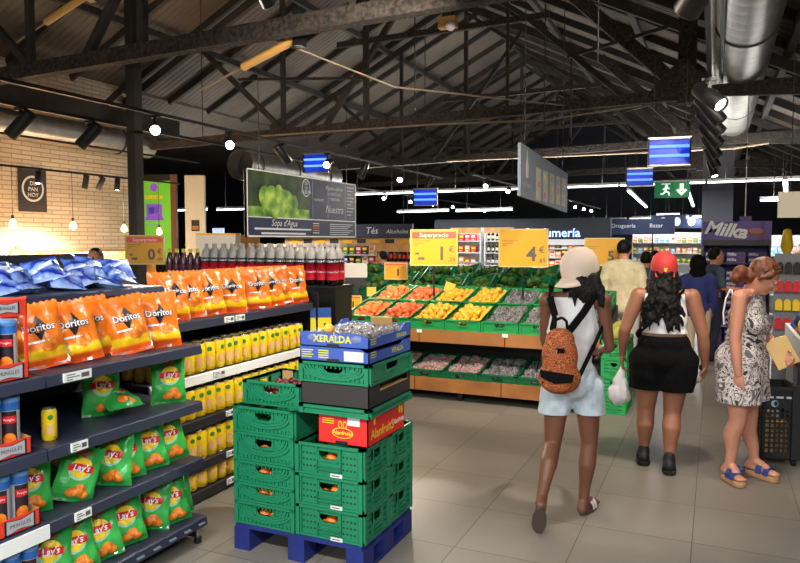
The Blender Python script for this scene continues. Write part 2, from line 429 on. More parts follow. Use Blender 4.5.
track((-4.4, 13.2, 3.0), (-4.4, 30, 3.0), 'black lighting track far behind the fruit stall')
for i in range(9):
    spotlight((-4.4, 14.2 + i * 1.7, 2.98), (-3.8 + .5 * (i % 2), 7 + i * 1.7, .6), '%s spotlight from the front on the far track behind the fruit stall' % ORD[i], 'spotlights on the far track', 110 if i % 3 == 0 else 0, 90)
track((-8.2, 13, 3.0), (-8.2, 28, 3.0), 'black lighting track above the tea shelves')
for i in range(8):
    spotlight((-8.2, 13.6 + i * 1.8, 2.98), (-6.4 + .3 * (i % 2), 7.5 + i * 1.8, .6), '%s spotlight from the front on the track above the tea shelves' % ORD[i], 'spotlights over the tea shelves', 110 if i % 3 == 0 else 0, 90)
# added track, out of view, put in to light pallet, stall, shelves and signs
track((-3.4, 4.4, 3.7), (1.2, 4.4, 3.7), 'black lighting track added out of view high above the pallet')
for x in (-3.0, .9): tag(obj('hanging_rod', MB().cyl((x, 4.4, 3.7), (x, 4.4, roofz(x)), .01, BLACK, n=6)), 'thin rod carrying the added unseen lighting track high above the pallet', 'rod', 'rods of the added high track')
for i, (x, aim, e_) in enumerate(((-3.1, (-3.2, 7.3, .9), 220), (-2.5, (-2.2, 3.3, .5), 130), (-1.9, (-2.2, 7.3, .9), 220), (-1.3, (-5.5, 8.9, 2.2), 950), (-.7, (-1.4, 7.4, .9), 200), (-.4, (-3.15, 4.2, .75), 420), (-.1, (-.5, 5.2, 1), 200), (.2, (-1.75, 7.9, 2.35), 300), (.6, (.2, 6.2, .8), 120), (1.0, (.3, 11.4, 1.2), 330))):
    spotlight((x, 4.4, 3.68), aim, '%s added spotlight from the left on the unseen high track above the pallet' % ORD[i], 'added spotlights on the unseen high track', e_, 62)
# LED tubes
def led(p, q, label, e=0, group='linear LED lamps'):
    p = Vector(p); q = Vector(q); d = (q - p); t = thing('linear_lamp', label, 'lamp', p, (0, 0, math.atan2(d.y, d.x)), group)
    L = d.length
    obj('housing', MB().bb(0, L, -.04, .04, .012, .07, WHITE), t); obj('diffuser', MB().bb(.01, L - .01, -.035, .035, -.015, .012, LED), t)
    for f in (.2, .8): obj('suspension_wire', MB().cyl((L * f, 0, .07), (L * f, 0, 1.0), .006, BLACK, n=5), t)
    if e:
        c = (p + q) / 2; area((c.x, c.y, c.z + .09), L, .08, e * .7, (.98, .95, .9), (pi, 0, math.atan2(d.y, d.x)))  # upward light added above the tube to brighten the roof
        area((c.x, c.y, c.z - .04), L, .08, e, (.93, .97, 1), (0, 0, math.atan2(d.y, d.x)))
    return t
for i in range(6):
    led((-9.6 + i * 1.88, 17.6 - i * .1, 2.98), (-9.6 + i * 1.88 + 1.84, 17.6 - i * .1 - .1, 2.98), '%s tube from the left in the long white lamp line across the store' % ORD[i], 60)
for i in range(3): led((-10.5 - i * 1.6, 15.2 - i * .15, 2.5), (-9.0 - i * 1.6, 15.05 - i * .15, 2.5), '%s white tube from the right behind the lettuce sign' % ORD[i], 40)
for i in range(2): led((-8.9 + i * 1.9, 19.6, 2.55), (-7.1 + i * 1.9, 19.2, 2.55), '%s white tube above the tea shelf bulkhead' % ORD[i], 40)
led((-2.1, 19.2, 2.98), (-2.5, 29, 2.98), 'white tube lamp pointing down the far aisle, left one of two', 120)
led((-.68, 18.6, 2.98), (-.8, 29, 2.98), 'white tube lamp pointing down the far aisle, right one of two', 120)
for i in range(5): led((-5.6 + i * 1.2, 31.0 - i * .6, 2.55), (-4.55 + i * 1.2, 30.5 - i * .6, 2.55), '%s tube from the left in the slanting lamp line at the far wall' % ORD[i], 40)
for i in range(3): led((-3.6 + i * 1.1, 34.6 - i * .3, 2.75 + .12 * (i % 2)), (-2.6 + i * 1.1, 34.3 - i * .3, 2.75 + .12 * (i % 2)), '%s tube from the left in the last lamp line before the far wall' % ORD[i], 0)
led((1.5, 19, 2.75), (1.1, 14.2, 2.6), 'white tube lamp slanting above the purple display', 60)
led((.75, 15.0, 2.45), (1.9, 15.0, 2.45), 'white tube lamp right of the purple display top', 40)
# unseen tube rows above and behind the viewer, added for ambient light
for i, y in enumerate((-3.0, .2)):
    for j, x in enumerate((-4.6, -1.9, .8)):
        led((x - .9, y, 3.1), (x + .9, y, 3.1), 'unseen tube lamp of the rows added over the near aisle', 150, 'unseen tube lamps added over the near aisle')
# warm wooden tube fittings under the roof
TUBE = mat('old_tube_fitting', (196, 150, 80), .5)
for i, (p, q) in enumerate((((-5.45, 6.5, 3.42), (-4.1, 6.5, 3.86)), ((-8.3, 6.3, 4.2), (-6.9, 6.3, 4.66)))):
    t = thing('roof_batten_lamp', ('unlit yellowish tube lamp slanting up under the roof, beside the sprayed beam', 'unlit yellowish tube lamp high above the brick wall')[i], 'lamp', group='unlit roof lamps')
    P, Q = Vector(p), Vector(q); mid = P.lerp(Q, .45)
    obj('tube', MB().cyl(mid, Q, .045, TUBE), t); obj('rod', MB().cyl(P, mid, .014, CABLE), t); obj('bracket', MB().bb(Q.x - .05, Q.x + .05, Q.y - .06, Q.y + .06, Q.z - .1, Q.z + .3, BLACK), t)
# security camera and cables
t = thing('security_camera', 'pale dome camera hanging from a black post below the roof', 'camera', (-2.75, 7.4, 4.15))
obj('post', MB().bb(-.05, .05, -.05, .05, 0, 1.6, BLACK), t); obj('bracket', MB().bb(-.1, .1, -.05, .05, -.12, 0, PINE), t)
obj('camera_head', MB().ball((.06, -.08, -.12), .055, WHITE), t)
for i, (x, y, z) in enumerate(((-.95, 6.2, 3.2), (-2.1, 9.3, 3.1), (-4.9, 12, 3.4), (-3.4, 8, 3.3), (-7.5, 9, 3.3))):
    tag(obj('hanging_cable', MB().cyl((x, y, z), (x, y, roofz(x)), .008, BLACK, n=5)), 'thin black cable hanging from the roof', 'cable', 'thin hanging cables')
pipe([(-4.4, 6.4, 3.86), (-3.4, 7.4, 3.45), (-2.3, 11.7, 3.9)], .012, CABLE, 'thin pale cable sagging under the roof')

# UV insect lamps
def uv():
    t = thing('insect_lamp', 's', 'insect lamp')
    obj('housing', MB().bb(-.24, .24, -.05, .05, -.17, -.155, STEEL).bb(-.24, .24, -.05, .05, .145, .17, STEEL).bb(-.24, -.225, -.05, .05, -.16, .16, BLACK).bb(.225, .24, -.05, .05, -.16, .16, BLACK).bb(-.24, .24, -.004, .004, -.155, .15, UVP), t)
    for z in (-.05, .06): obj('tube', MB().cyl((-.22, -.035, z), (.22, -.035, z), .018, UVB), t)
    for x in (-.18, .18): obj('chain', MB().cyl((x, 0, .17), (x, 0, 1.2), .005, BLACK, n=5), t)
    return t
UV = Proto(uv())
for l, p, s in (('large blue insect lamp left of the aisle spotlights', (-.53, 9, 2.75), 1), ('smaller blue insect lamp above the green exit sign', (-1.24, 13, 2.8), .95),
             ('blue insect lamp above the tea section sign', (-5.7, 14, 2.62), 1.1), ('blue insect lamp behind the lettuce sign', (-6.0, 10, 2.96), .95)):
    UV(l, p, (0, 0, .12), 'blue insect lamps', (s, s, s))

# exit sign
EXG = mat('exit_green', (18, 120, 70), .4, emit=.55); EXW = mat('exit_white', (230, 245, 235), .4, emit=.9)
t = thing('exit_sign', 'green emergency exit sign with running figure and arrow', 'sign', (-.57, 10.5, 2.4))
obj('sign_panel', MB().bb(-.23, .23, -.015, .015, -.11, .11, EXG), t)
g = MB(); M_ = Tm((0, -.017, 0), (pi / 2, 0, 0))
g.add([(.1, .08, 0), (.1, -.02, 0), (.15, -.02, 0), (.15, .08, 0)], [(0, 1, 2, 3)], EXW, M=M_)
g.add([(.05, -.01, 0), (.125, -.085, 0), (.2, -.01, 0), (.17, .01, 0), (.125, -.04, 0), (.08, .01, 0)], [(0, 1, 4, 5), (1, 2, 3, 4)], EXW, M=M_)
g.add([(-.14, .085, 0), (-.02, .085, 0), (-.02, .075, 0), (-.14, .075, 0)], [(0, 1, 2, 3)], EXW, M=M_)
disc(g, -.07, .055, .018, .018, EXW, M=M_)
for a, b in (((-.075, .04), (-.085, -.02)), ((-.085, -.02), (-.04, -.04)), ((-.04, -.04), (-.035, -.08)), ((-.085, -.02), (-.11, -.055)), ((-.11, -.055), (-.15, -.06)), ((-.07, .03), (-.03, .01)), ((-.08, .03), (-.12, .0))):
    dx, dy = b[0] - a[0], b[1] - a[1]; l = math.hypot(dx, dy); nx, ny = -dy / l * .011, dx / l * .011
    g.add([(a[0] + nx, a[1] + ny, 0), (a[0] - nx, a[1] - ny, 0), (b[0] - nx, b[1] - ny, 0), (b[0] + nx, b[1] + ny, 0)], [(0, 1, 2, 3)], EXW, M=M_)
obj('pictogram', g, t)
for x in (-.2, .2): obj('suspension_wire', MB().cyl((x, 0, .11), (x, 0, 1.2), .005, BLACK, n=5), t)

# ------------------------------------------------------------------ hanging signs
def lettuce_mat():
    m, nt, b = nodes('lettuce_photo')
    tc = nt.nodes.new('ShaderNodeTexCoord'); nz = nt.nodes.new('ShaderNodeTexNoise'); nz.inputs['Scale'].default_value = 5; nz.inputs['Detail'].default_value = 5
    rp = nt.nodes.new('ShaderNodeValToRGB'); e = rp.color_ramp.elements
    e[0].position = .3; e[0].color = (*lin((40, 84, 20)), 1); e[1].position = .7; e[1].color = (*lin((206, 230, 110)), 1)
    k = e.new(.5); k.color = (*lin((120, 170, 50)), 1)
    nt.links.new(tc.outputs['Object'], nz.inputs['Vector']); nt.links.new(nz.outputs['Fac'], rp.inputs['Fac']); nt.links.new(rp.outputs['Color'], b.inputs['Base Color'])
    return m
LETT = lettuce_mat()
# runs along the aisle direction; local u = along +y, v = up, seen from +x
t = thing('section_sign', 'long navy hanging sign with lettuce picture and white chalk lettering', 'sign', (-5.5, 7.4, 1.74), (0, 0, pi / 2))
obj('sign_board', MB().bb(0, 2.98, -.02, .02, 0, .88, NAVY), t)
fr = MB()
for a in ((0, 2.98, 0, .02), (0, 2.98, .255, .27), (0, 2.98, .865, .88), (0, .02, 0, .88), (2.96, 2.98, 0, .88)): fr.bb(a[0], a[1], -.024, .024, a[2], a[3], PAPER)
obj('edge_frame', fr, t)
P_ = Tm((0, -.026, 0), (pi / 2, 0, 0))
g = MB(); patch(g, .02, 1.5, .27, .865, mat('photo_backdrop', (26, 34, 14), .5, rgb2=(60, 90, 30), scale=4), M=P_)
lf = MB()
for i in range(26):
    a = R.uniform(-1.1, 1.1); r = R.uniform(.15, .42); cx = .75 + .45 * math.sin(a) * r / .4; cy = .3 + R.uniform(.02, .3)
    disc(lf, cx, min(cy, .7), R.uniform(.07, .15), R.uniform(.08, .16), LETT, .001 + i * .0003, 12, M=P_)
patch(lf, .02, 1.5, .27, .40, LETT, .0008, M=P_)
obj('picture', g, t); obj('lettuce_print', lf, t)
g = MB()
disc(g, 1.42, .72, .11, .13, CHALK, .002, M=P_); disc(g, 1.42, .72, .095, .115, NAVY, .003, M=P_)
for i, s in enumerate(('DE', 'LA', 'HUERTA')): text(s, .07, CHALK, mb=g, M=P_ @ Matrix.Translation((1.42, .785 - i * .065, .004)))
text('Sopa d\'Agua', .13, CHALK, shear=.3, mb=g, M=P_ @ Matrix.Translation((.85, .19, .003)))
for v, w in ((.11, 1.4), (.05, 1.1)): g.add([(.85 - w / 2, v - .012, .003), (.85 + w / 2, v - .012, .003), (.85 + w / 2, v + .012, .003), (.85 - w / 2, v + .012, .003)], [(0, 1, 2, 3)], CHALK, M=P_)
text('El gusto está en', .085, CHALK, shear=.2, mb=g, M=P_ @ Matrix.Translation((2.25, .76, .003)))
text('LA VARIEDAD', .07, CHALK, mb=g, M=P_ @ Matrix.Translation((2.25, .67, .003))); text('Y FRESCURA', .06, CHALK, mb=g, M=P_ @ Matrix.Translation((2.25, .59, .003)))
text('Nuestra', .17, CHALK, shear=.3, mb=g, M=P_ @ Matrix.Translation((2.25, .43, .003)))
text('NUTRIENTES', .05, CHALK, mb=g, M=P_ @ Matrix.Translation((1.78, .56, .003)))
for k in range(9): g.add([(2.66, .80 - k * .055, .003), (2.9 - .05 * (k % 3), .80 - k * .055, .003), (2.9 - .05 * (k % 3), .812 - k * .055, .003), (2.66, .812 - k * .055, .003)], [(0, 1, 2, 3)], CHALK, M=P_)
for k in range(6): g.add([(2.1, .20 - k * .032, .003), (2.85 - .08 * (k % 3), .20 - k * .032, .003), (2.85 - .08 * (k % 3), .21 - k * .032, .003), (2.1, .21 - k * .032, .003)], [(0, 1, 2, 3)], CHALK, M=P_)
for k in range(5): g.add([(1.6, .20 - k * .035, .003), (1.78, .20 - k * .035, .003), (1.78, .212 - k * .035, .003), (1.6, .212 - k * .035, .003)], [(0, 1, 2, 3)], REDSIGN if k == 2 else YELSIGN if k % 2 else CHALK, M=P_)
for u in (1.6, 2.05, 2.6): g.add([(u, .3, .002), (u + .006, .3, .002), (u + .006, .84, .002), (u, .84, .002)], [(0, 1, 2, 3)], CHALK, M=P_)
obj('lettering', g, t)
for u in (.3, 2.7): obj('suspension_wire', MB().cyl((u, 0, .88), (u, 0, 2.2), .006, BLACK, n=5), t)

GREYB = mat('sign_grey_blue', (104, 112, 122), .5)
t = thing('section_sign', 'grey blue hanging price board near the roof over the fruit stall', 'sign', (-1.75, 6.7, 2.1), (0, 0, pi / 2))
bd = [(0, .03), (2.35, -.05), (2.35, .44), (0, .54)]
obj('sign_board', MB().prism(bd, -.015, .015, GREYB, 'y'), t)
g = MB(); LB = mat('sign_pale', (176, 172, 160), .6)
g.prism([(.2, .22), (.29, .22), (.3, .34), (.27, .40), (.26, .49), (.23, .49), (.22, .40), (.19, .34)], -.018, -.017, LB, 'y')
text('del huerto', .09, LB, mb=g, M=P_ @ Matrix.Translation((.28, .15, -.008)))
cols = [(212, 170, 110), (196, 90, 60), (150, 190, 90), (220, 200, 90), (180, 140, 90), (150, 150, 160)]
for k in range(5):
    x = .62 + k * .34
    g.bb(x, x + .24, -.018, -.017, .02, .36, LB)
    text('%d' % (k + 1), .05, LB, mb=g, M=P_ @ Matrix.Translation((x + .12, .42, -.008)))
    for j in range(3): g.bb(x + .06 + .05 * (j % 2), x + .12 + .05 * (j % 2), -.02, -.018, .06 + j * .1, .12 + j * .1, mat('dot%d' % ((k + j) % 6), cols[(k + j) % 6], .6))
obj('lettering', g, t)
for u in (.2, 2.1): obj('suspension_wire', MB().cyl((u, 0, .45), (u, 0, 2.6), .006, BLACK, n=5), t)
# ------------------------------------------------------------------ crisp shelves (near gondola) and drinks shelves behind
FX, BX = -2.6, -3.45
def shelf_board(y0, y1, z, fx, bx=BX, lip=.05, m=None, rail=None, parent=None, loc=(0, 0, 0)):
    mb = MB(); m = m or SHELF
    mb.bb(bx, fx - .012, y0, y1, z - .022, z, m)
    mb.prism([(fx - .012, z), (fx, z - .006), (fx + .006, z - lip), (fx - .006, z - lip - .006), (fx - .012, z - .02)], y0, y1, rail or m, 'y')
    o = obj('shelf', mb, parent, loc)
    for y in (y0 + .012, y1 - .012): br = MB().prism([(bx, z - .022), (fx - .08, z - .022), (fx - .1, z - .05), (bx, z - .16)], y - .004, y + .004, SHELFD, 'y'); obj('bracket', br, o)
    return o
def tickets(o, fx, z, ys, w=.1):
    for y in ys:
        g = MB().bb(fx + .004, fx + .011, y - w / 2, y + w / 2, z - .046, z - .006, PAPER)
        for k in range(3): g.bb(fx + .010, fx + .012, y - w * .4, y - w * .4 + w * (.3, .45, .2)[k], z - .018 - k * .011, z - .014 - k * .011, GREYINK)
        g.bb(fx + .010, fx + .012, y + w * .12, y + w * .4, z - .036, z - .016, GREYINK)
        p = obj('price_ticket', g, o); p['label'] = 'small white price ticket'
LEVELS = (1.12, .80, .48, .15)
def bay(y0, y1, label, kick):
    t = thing('shelving_unit', label, 'shelf unit', (0, 0, 0), group='crisp shelf bays')
    obj('back_panel', MB().bb(BX - .02, BX, y0, y1, .05, 1.62, SHELFD), t)
    for y in (y0 + .015, y1 - .015): obj('upright', MB().bb(BX - .03, BX + .05, y - .015, y + .015, 0, 1.6, SHELFD).bb(BX, FX - .05, y - .012, y + .012, .02, .1, SHELFD).cyl((FX - .02, y - .02, 0), (FX - .02, y - .02, .03), .022, BLACK).cyl((FX - .02, y - .02, .02), (FX - .02, y - .02, .1), .009, STEEL), t)
    sh = [shelf_board(y0 + .004, y1 - .004, z, FX + (.02 if z < .2 else 0), parent=t) for z in LEVELS]
    shelf_board(y0 + .004, y1 - .004, 1.44, -2.86, parent=t, lip=.03)
    g = MB()
    for k in range(8):
        yy = y0 + .12 + k * (y1 - y0 - .2) / 7
        g.prism([(yy, .125), (yy + .05, .125), (yy + .06, .112), (yy + .01, .112)], FX + .02, FX + .026, mat('slot_grey', (140, 146, 160), .5), 'x')
    obj('slot_pattern', g, sh[3])
    return t, sh
b1, s1 = bay(1.0, 2.08, 'near crisp shelf bay with red trays of stacked tubes', 1)
b2, s2 = bay(2.08, 3.08, 'crisp shelf bay with green bags, its end beside the green crates', 0)
tickets(s2[0], FX, 1.12, (2.24,), .15); tickets(s2[1], FX, .80, (2.24,), .09); tickets(s2[2], FX, .48, (2.25,), .09)

def zband(name, stops, wob=.02, rough=.26, sc_=9, bump=.55):
    "printed film: colour bands up the bag"
    m, nt, b = nodes(name); L = nt.links.new
    tc = nt.nodes.new('ShaderNodeTexCoord'); sp = nt.nodes.new('ShaderNodeSeparateXYZ'); nz = nt.nodes.new('ShaderNodeTexNoise'); nz.inputs['Scale'].default_value = sc_
    ma = nt.nodes.new('ShaderNodeMath'); ma.operation = 'MULTIPLY_ADD'; ma.inputs[1].default_value = wob * 4
    rp = nt.nodes.new('ShaderNodeValToRGB'); e = rp.color_ramp.elements
    L(tc.outputs['Generated'], sp.inputs['Vector']); L(tc.outputs['Object'], nz.inputs['Vector'])
    sb = nt.nodes.new('ShaderNodeMath'); sb.operation = 'SUBTRACT'; sb.inputs[1].default_value = .5
    L(nz.outputs['Fac'], sb.inputs[0]); L(sb.outputs[0], ma.inputs[0]); L(sp.outputs['Z'], ma.inputs[2]); L(ma.outputs[0], rp.inputs['Fac'])
    e[0].position = stops[0][0]; e[0].color = (*lin(stops[0][1]), 1); e[1].position = stops[-1][0]; e[1].color = (*lin(stops[-1][1]), 1)
    for p, c in stops[1:-1]:
        k = e.new(p); k.color = (*lin(c), 1)
    L(rp.outputs['Color'], b.inputs['Base Color']); b.inputs['Roughness'].default_value = rough
    bp = nt.nodes.new('ShaderNodeBump'); bp.inputs['Strength'].default_value = bump; bp.inputs['Distance'].default_value = .01
    n2 = nt.nodes.new('ShaderNodeTexNoise'); n2.inputs['Scale'].default_value = 26; L(tc.outputs['Object'], n2.inputs['Vector']); L(n2.outputs['Fac'], bp.inputs['Height']); L(bp.outputs['Normal'], b.inputs['Normal'])
    return m
ORG = (238, 104, 22)
ORANGEBAG = zband('orange_film', [(0, (226, 78, 20)), (.12, (236, 96, 24)), (.17, (246, 192, 24)), (.27, (250, 206, 30)), (.31, (240, 120, 26)), (.6, (244, 128, 36)), (.85, ORG), (1, (246, 128, 40))])
GREENBAG = zband('green_film', [(0, (30, 140, 54)), (.4, (66, 182, 82)), (.7, (44, 158, 66)), (1, (36, 140, 58))])
BLUEBAG = zband('blue_film', [(0, (150, 176, 224)), (.22, (36, 70, 168)), (.42, (150, 178, 226)), (.55, (24, 54, 150)), (.8, (96, 130, 200)), (1, (20, 46, 140))], .12)
SILV = mat('foil_silver', (200, 196, 190), .25, .7)
LOGOW = mat('logo_white', (240, 240, 240), .4); LOGOK = mat('logo_dark', (36, 22, 30), .4); LOGOR = mat('logo_red', (212, 28, 36), .4); LOGOY = mat('logo_yellow', (250, 208, 28), .4)
CHIP = mat('chip_print', (240, 150, 44), .4, rgb2=(214, 92, 20), scale=40); BROWNP = mat('brown_print', (96, 60, 36), .5, rgb2=(150, 104, 64), scale=60)
AQUA = mat('pale_green_print', (150, 214, 190), .4)

def bag_geo(w, h, t, seed, m, back):
    rr = random.Random(seed); ox = rr.uniform(0, 50)
    lean = rr.uniform(-.1, .1)
    def half(u, v):
        # u,v in 0..1: half thickness
        e = max(0, math.sin(pi * min(1, max(0, (v - .05) / .9)))) ** .55 * max(0, math.sin(pi * u)) ** .5
        sag = 1.15 - .5 * v
        return t / 2 * e * sag
    def wr(u, v, k):
        n = noise.noise(Vector((u * 3.2 + ox, v * 3.6, k))) * .022 + noise.noise(Vector((u * 9 + ox, v * 6, k + 5))) * .009
        crease = (.006 * math.sin(u * 34 + ox) * max(0, abs(v - .5) - .3) * 4)
        return (n + crease) * min(1, 4 * min(v, 1 - v) + .15)
    def shape(u, v):
        pin = 1 - .08 * math.sin(pi * v) ** 2
        x = (u - .5) * w * pin
        return x + lean * (v - .2) * w * .4, v * h
    def front(u, v):
        x, z = shape(u, v); return (x, -half(u, v) + wr(u, v, 1), z)
    def rear(u, v):
        x, z = shape(u, v); return (x, half(u, v) + wr(u, v, 1) * .4 + .001, z)
    mb = MB(); nu, nv = 16, 20
    for fn, mm in ((front, m), (rear, back)):
        vs = []
        for j in range(nv + 1):
            for i in range(nu + 1):
                p = list(fn(i / nu, j / nv))
                if j == nv: p[2] += .004 * (1 if i % 2 else -1)
                vs.append(p)
        mb.add(vs, [(j * (nu + 1) + i, j * (nu + 1) + i + 1, (j + 1) * (nu + 1) + i + 1, (j + 1) * (nu + 1) + i) for j in range(nv) for i in range(nu)], mm, True)
    def on(x, z, d):   # print coordinates (metres from the bag's middle/base) to the film
        u = min(.98, max(.02, x / w + .5)); v = min(.98, max(.02, z / h))
        p = front(u, v); return (p[0], p[1] - .0022 - d * 1.4, p[2])
    return mb, on
def recal(g): return g
def orange_bag(seed):
    w, h = .215, .30
    mb, on = bag_geo(w, h, .075, seed, ORANGEBAG, SILV)
    t = thing('crisp_bag', 's', 'crisp bag'); obj('film', mb, t)
    g = MB(); f = lambda x, y, z=0: on(x, y, z)
    z0 = .185
    disc(g, .004, z0 + .008, .058, .05, LOGOK, 0, 3, lambda x, y, z: on(x, y, .0004), a0=pi / 2, a1=pi * 2.5)
    disc(g, .0, z0 - .03, .03, .03, LOGOK, 0, 3, lambda x, y, z: on(x, y, .0005), a0=-pi / 2, a1=pi * 1.5)
    text('Doritos', .047, LOGOK, bold=.05, mb=g, M=None, fn=lambda x, y, z: on(x, y + z0, .0022))
    text('Doritos', .047, LOGOW, bold=.012, mb=g, M=None, fn=lambda x, y, z: on(x, y + z0, .0036))
    patch(g, -.07, .03, .118, .128, LOGOW, 0, lambda x, y, z: on(x, y, .0006), nx=6, ny=1)
    disc(g, .03, .105, .045, .034, CHIP, 0, 14, lambda x, y, z: on(x, y, .0003))
    obj('printed_logo', g, t); return t
def green_bag(seed):
    w, h = .195, .255
    mb, on = bag_geo(w, h, .085, seed, GREENBAG, SILV)
    t = thing('crisp_bag', 's', 'crisp bag'); obj('film', mb, t)
    g = MB(); z0 = .158
    disc(g, 0, .224, .036, .02, BROWNP, 0, 16, lambda x, y, z: on(x, y, .0002))
    disc(g, 0, z0 - .008, .058, .05, AQUA, 0, 22, lambda x, y, z: on(x, y, .0004))
    disc(g, 0, z0, .052, .046, LOGOY, 0, 22, lambda x, y, z: on(x, y, .0013))
    for k in range(6):
        a = -.062 + k * .0207; patch(g, a, a + .0207, z0 - .016 + .004 * math.sin(k), z0 + .016 + .004 * math.sin(k), LOGOR, 0, lambda x, y, z: on(x, y, .003), nx=3, ny=3)
    text("Lay's", .042, LOGOW, bold=.02, shear=.15, mb=g, fn=lambda x, y, z: on(x, y + z0, .006))
    for a, b, r in ((.02, .062, .03), (-.012, .045, .026), (.04, .04, .024)): disc(g, a, b, r, r * .8, CHIP, 0, 14, lambda x, y, z: on(x, y, .0004))
    obj('printed_logo', g, t); return t
OB = [Proto(orange_bag(s)) for s in (3, 11, 29)]; GB = [Proto(green_bag(s)) for s in (5, 17, 23)]
def blue_bag(seed):
    mb, on = bag_geo(.2, .26, .09, seed, BLUEBAG, BLUEBAG)
    t = thing('crisp_bag', 's', 'crisp bag'); obj('film', mb, t)
    g = MB(); patch(g, -.085, .085, .10, .135, mat('bag_white', (214, 222, 236), .3), 0, lambda x, y, z: on(x, y + x * .5, .0006)); patch(g, -.06, .05, .17, .19, mat('deep_blue', (22, 40, 140), .3), 0, lambda x, y, z: on(x, y + x * .3, .0006)); patch(g, -.03, .08, .045, .065, mat('deep_blue', (22, 40, 140), .3), 0, lambda x, y, z: on(x, y - x * .4, .0006))
    obj('printed_logo', g, t); return t
BB = [Proto(blue_bag(s)) for s in (7, 31)]
def rnd(a): return R.uniform(-a, a)

# orange bags: near shelf, two deep
k = 0
for i, (y, x, rz) in enumerate(((1.95, -2.8, 60), (2.2, -2.74, 66), (2.38, -2.73, 60), (2.52, -2.8, 62), (2.68, -2.70, 64), (2.88, -2.70, 56), (3.0, -2.92, 64))):
    OB[i % 3]('orange tortilla chip bag on the near top shelf edge, %s from the left' % ORD[i], (x, y, 1.122), (D(-10), -.1 + rnd(.07), D(rz)), 'orange bags on the near shelf', (1, 1, 1))
for i, y in enumerate((2.0, 2.24, 2.42, 2.62, 2.80)):
    OB[(i + 1) % 3]('orange tortilla chip bag, near shelf back row, %s from the left' % ORD[i], (-2.92, y, 1.122), (D(-5), rnd(.08), D(62)), 'orange bags behind on the near shelf')
# blue bags heaped on the top board
n = 0
for row, (x, z, m_) in enumerate(((-2.98, 1.42, 10), (-3.14, 1.42, 10), (-3.06, 1.45, 9))):
    for i in range(m_):
        y = 1.62 + i * .15 + rnd(.03) + .07 * row
        if y > 3.0: continue
        n += 1
        BB[i % 2]('blue crisp bag heaped on the top board, %s from the left, %s' % (ORD[i], ('front row', 'back row', 'upper layer')[row]), (x, y, z + .035 + .012 * (i % 2)), (D(-68 - 12 * (i % 3)) if row < 2 else D(-60), rnd(.3), D(80) + rnd(.5)), 'blue bags on the top board', (.86, .8, .8))
# second shelf: two green piles, one yellow can
for i, (x, y, z, rx, rz) in enumerate(((-2.70, 2.64, .85, -78, 75), (-2.84, 2.60, .802, -8, 62), (-2.72, 2.95, .802, -8, 60))):
    GB[i % 3](('green crisp bag lying flat on the second shelf', 'green crisp bag standing behind the flat one on the second shelf', 'green crisp bag standing alone near the end of the second shelf', 'green crisp bag behind the one at the end of the second shelf')[i], (x, y, z), (D(rx), 0, D(rz)), 'green bags on the second shelf')
for i, (x, y, rz, tl) in enumerate(((-2.75, 2.10, 62, 0), (-2.71, 2.28, 58, .3), (-2.9, 2.42, 60, -.1), (-2.70, 2.52, 25, 0), (-2.70, 2.62, 60, -.08), (-2.86, 2.68, 60, .1), (-2.70, 2.79, 58, -.12), (-2.70, 2.95, 62, -.2), (-2.9, 2.93, 60, .1))):
    GB[(i + 1) % 3]('green crisp bag on the third shelf down, %s from the left' % ORD[i], (x, y, .484), (D(-9), tl, D(rz)), 'green bags on the third shelf')
for i, (x, y, rz, tl) in enumerate(((-2.68, 2.13, 60, .05), (-2.66, 2.28, 60, -.15), (-2.86, 2.3, 60, .1), (-2.66, 2.43, 58, -.18), (-2.68, 2.60, 62, -.12), (-2.80, 2.70, 60, -.05), (-2.72, 2.79, 30, .05), (-2.66, 2.91, 60, -.15), (-2.72, 3.0, 62, -.1))):
    GB[i % 3]('green crisp bag on the lowest shelf, %s from the left' % ORD[i], (x, y, .154), (D(-9), tl, D(rz)), 'green bags on the lowest shelf')

# drinks cans
def can_mat():
    m, nt, b = nodes('can_print'); L = nt.links.new
    tc = nt.nodes.new('ShaderNodeTexCoord'); nz = nt.nodes.new('ShaderNodeTexNoise'); nz.inputs['Scale'].default_value = 24; nz.inputs['Detail'].default_value = 1
    rp = nt.nodes.new('ShaderNodeValToRGB'); e = rp.color_ramp.elements; rp.color_ramp.interpolation = 'CONSTANT'
    e[0].position = 0; e[0].color = (*lin((236, 182, 96)), 1); e[1].position = .36; e[1].color = (*lin((252, 212, 24)), 1)
    k = e.new(.66); k.color = (*lin((238, 150, 30)), 1)
    L(tc.outputs['Object'], nz.inputs['Vector']); L(nz.outputs['Fac'], rp.inputs['Fac']); L(rp.outputs['Color'], b.inputs['Base Color'])
    b.inputs['Roughness'].default_value = .3
    return m
CANM = can_mat(); ALU = mat('aluminium', (200, 200, 204), .25, .9)
def can():
    t = thing('drinks_can', 's', 'can')
    obj('can_body', MB().lathe([(.026, 0), (.033, .008), (.033, .128), (.0275, .142)], CANM, 18), t)
    obj('lid', MB().lathe([(.0275, .142), (.028, .146), (.0255, .146), (.0245, .142), (0, .142)], ALU, 18), t)
    g = MB()
    fn = lambda x, y, z=0: (.0335 * math.sin(x / .033), -.0335 * math.cos(x / .033), y)
    disc(g, 0, .108, .012, .012, mat('leaf_green', (50, 140, 60), .4), 0, 10, fn); patch(g, -.016, .016, .03, .075, mat('fruit_pink', (236, 186, 120), .4), 0, fn)
    obj('printed_mark', g, t)
    return t
CAN = Proto(can())
CAN('single yellow drinks can alone on the second shelf', (-2.72, 2.19, .80), (0, 0, D(60)))
BTOP = 1.19; BL = (.84, .55, .27, .08)
t = thing('shelving_unit', 'drinks shelf bay with rows of yellow cans behind the pallet', 'shelf unit', group='drinks shelf bays')
obj('back_panel', MB().bb(-3.5, -3.48, 3.1, 4.96, .02, 1.3, SHELFD), t)
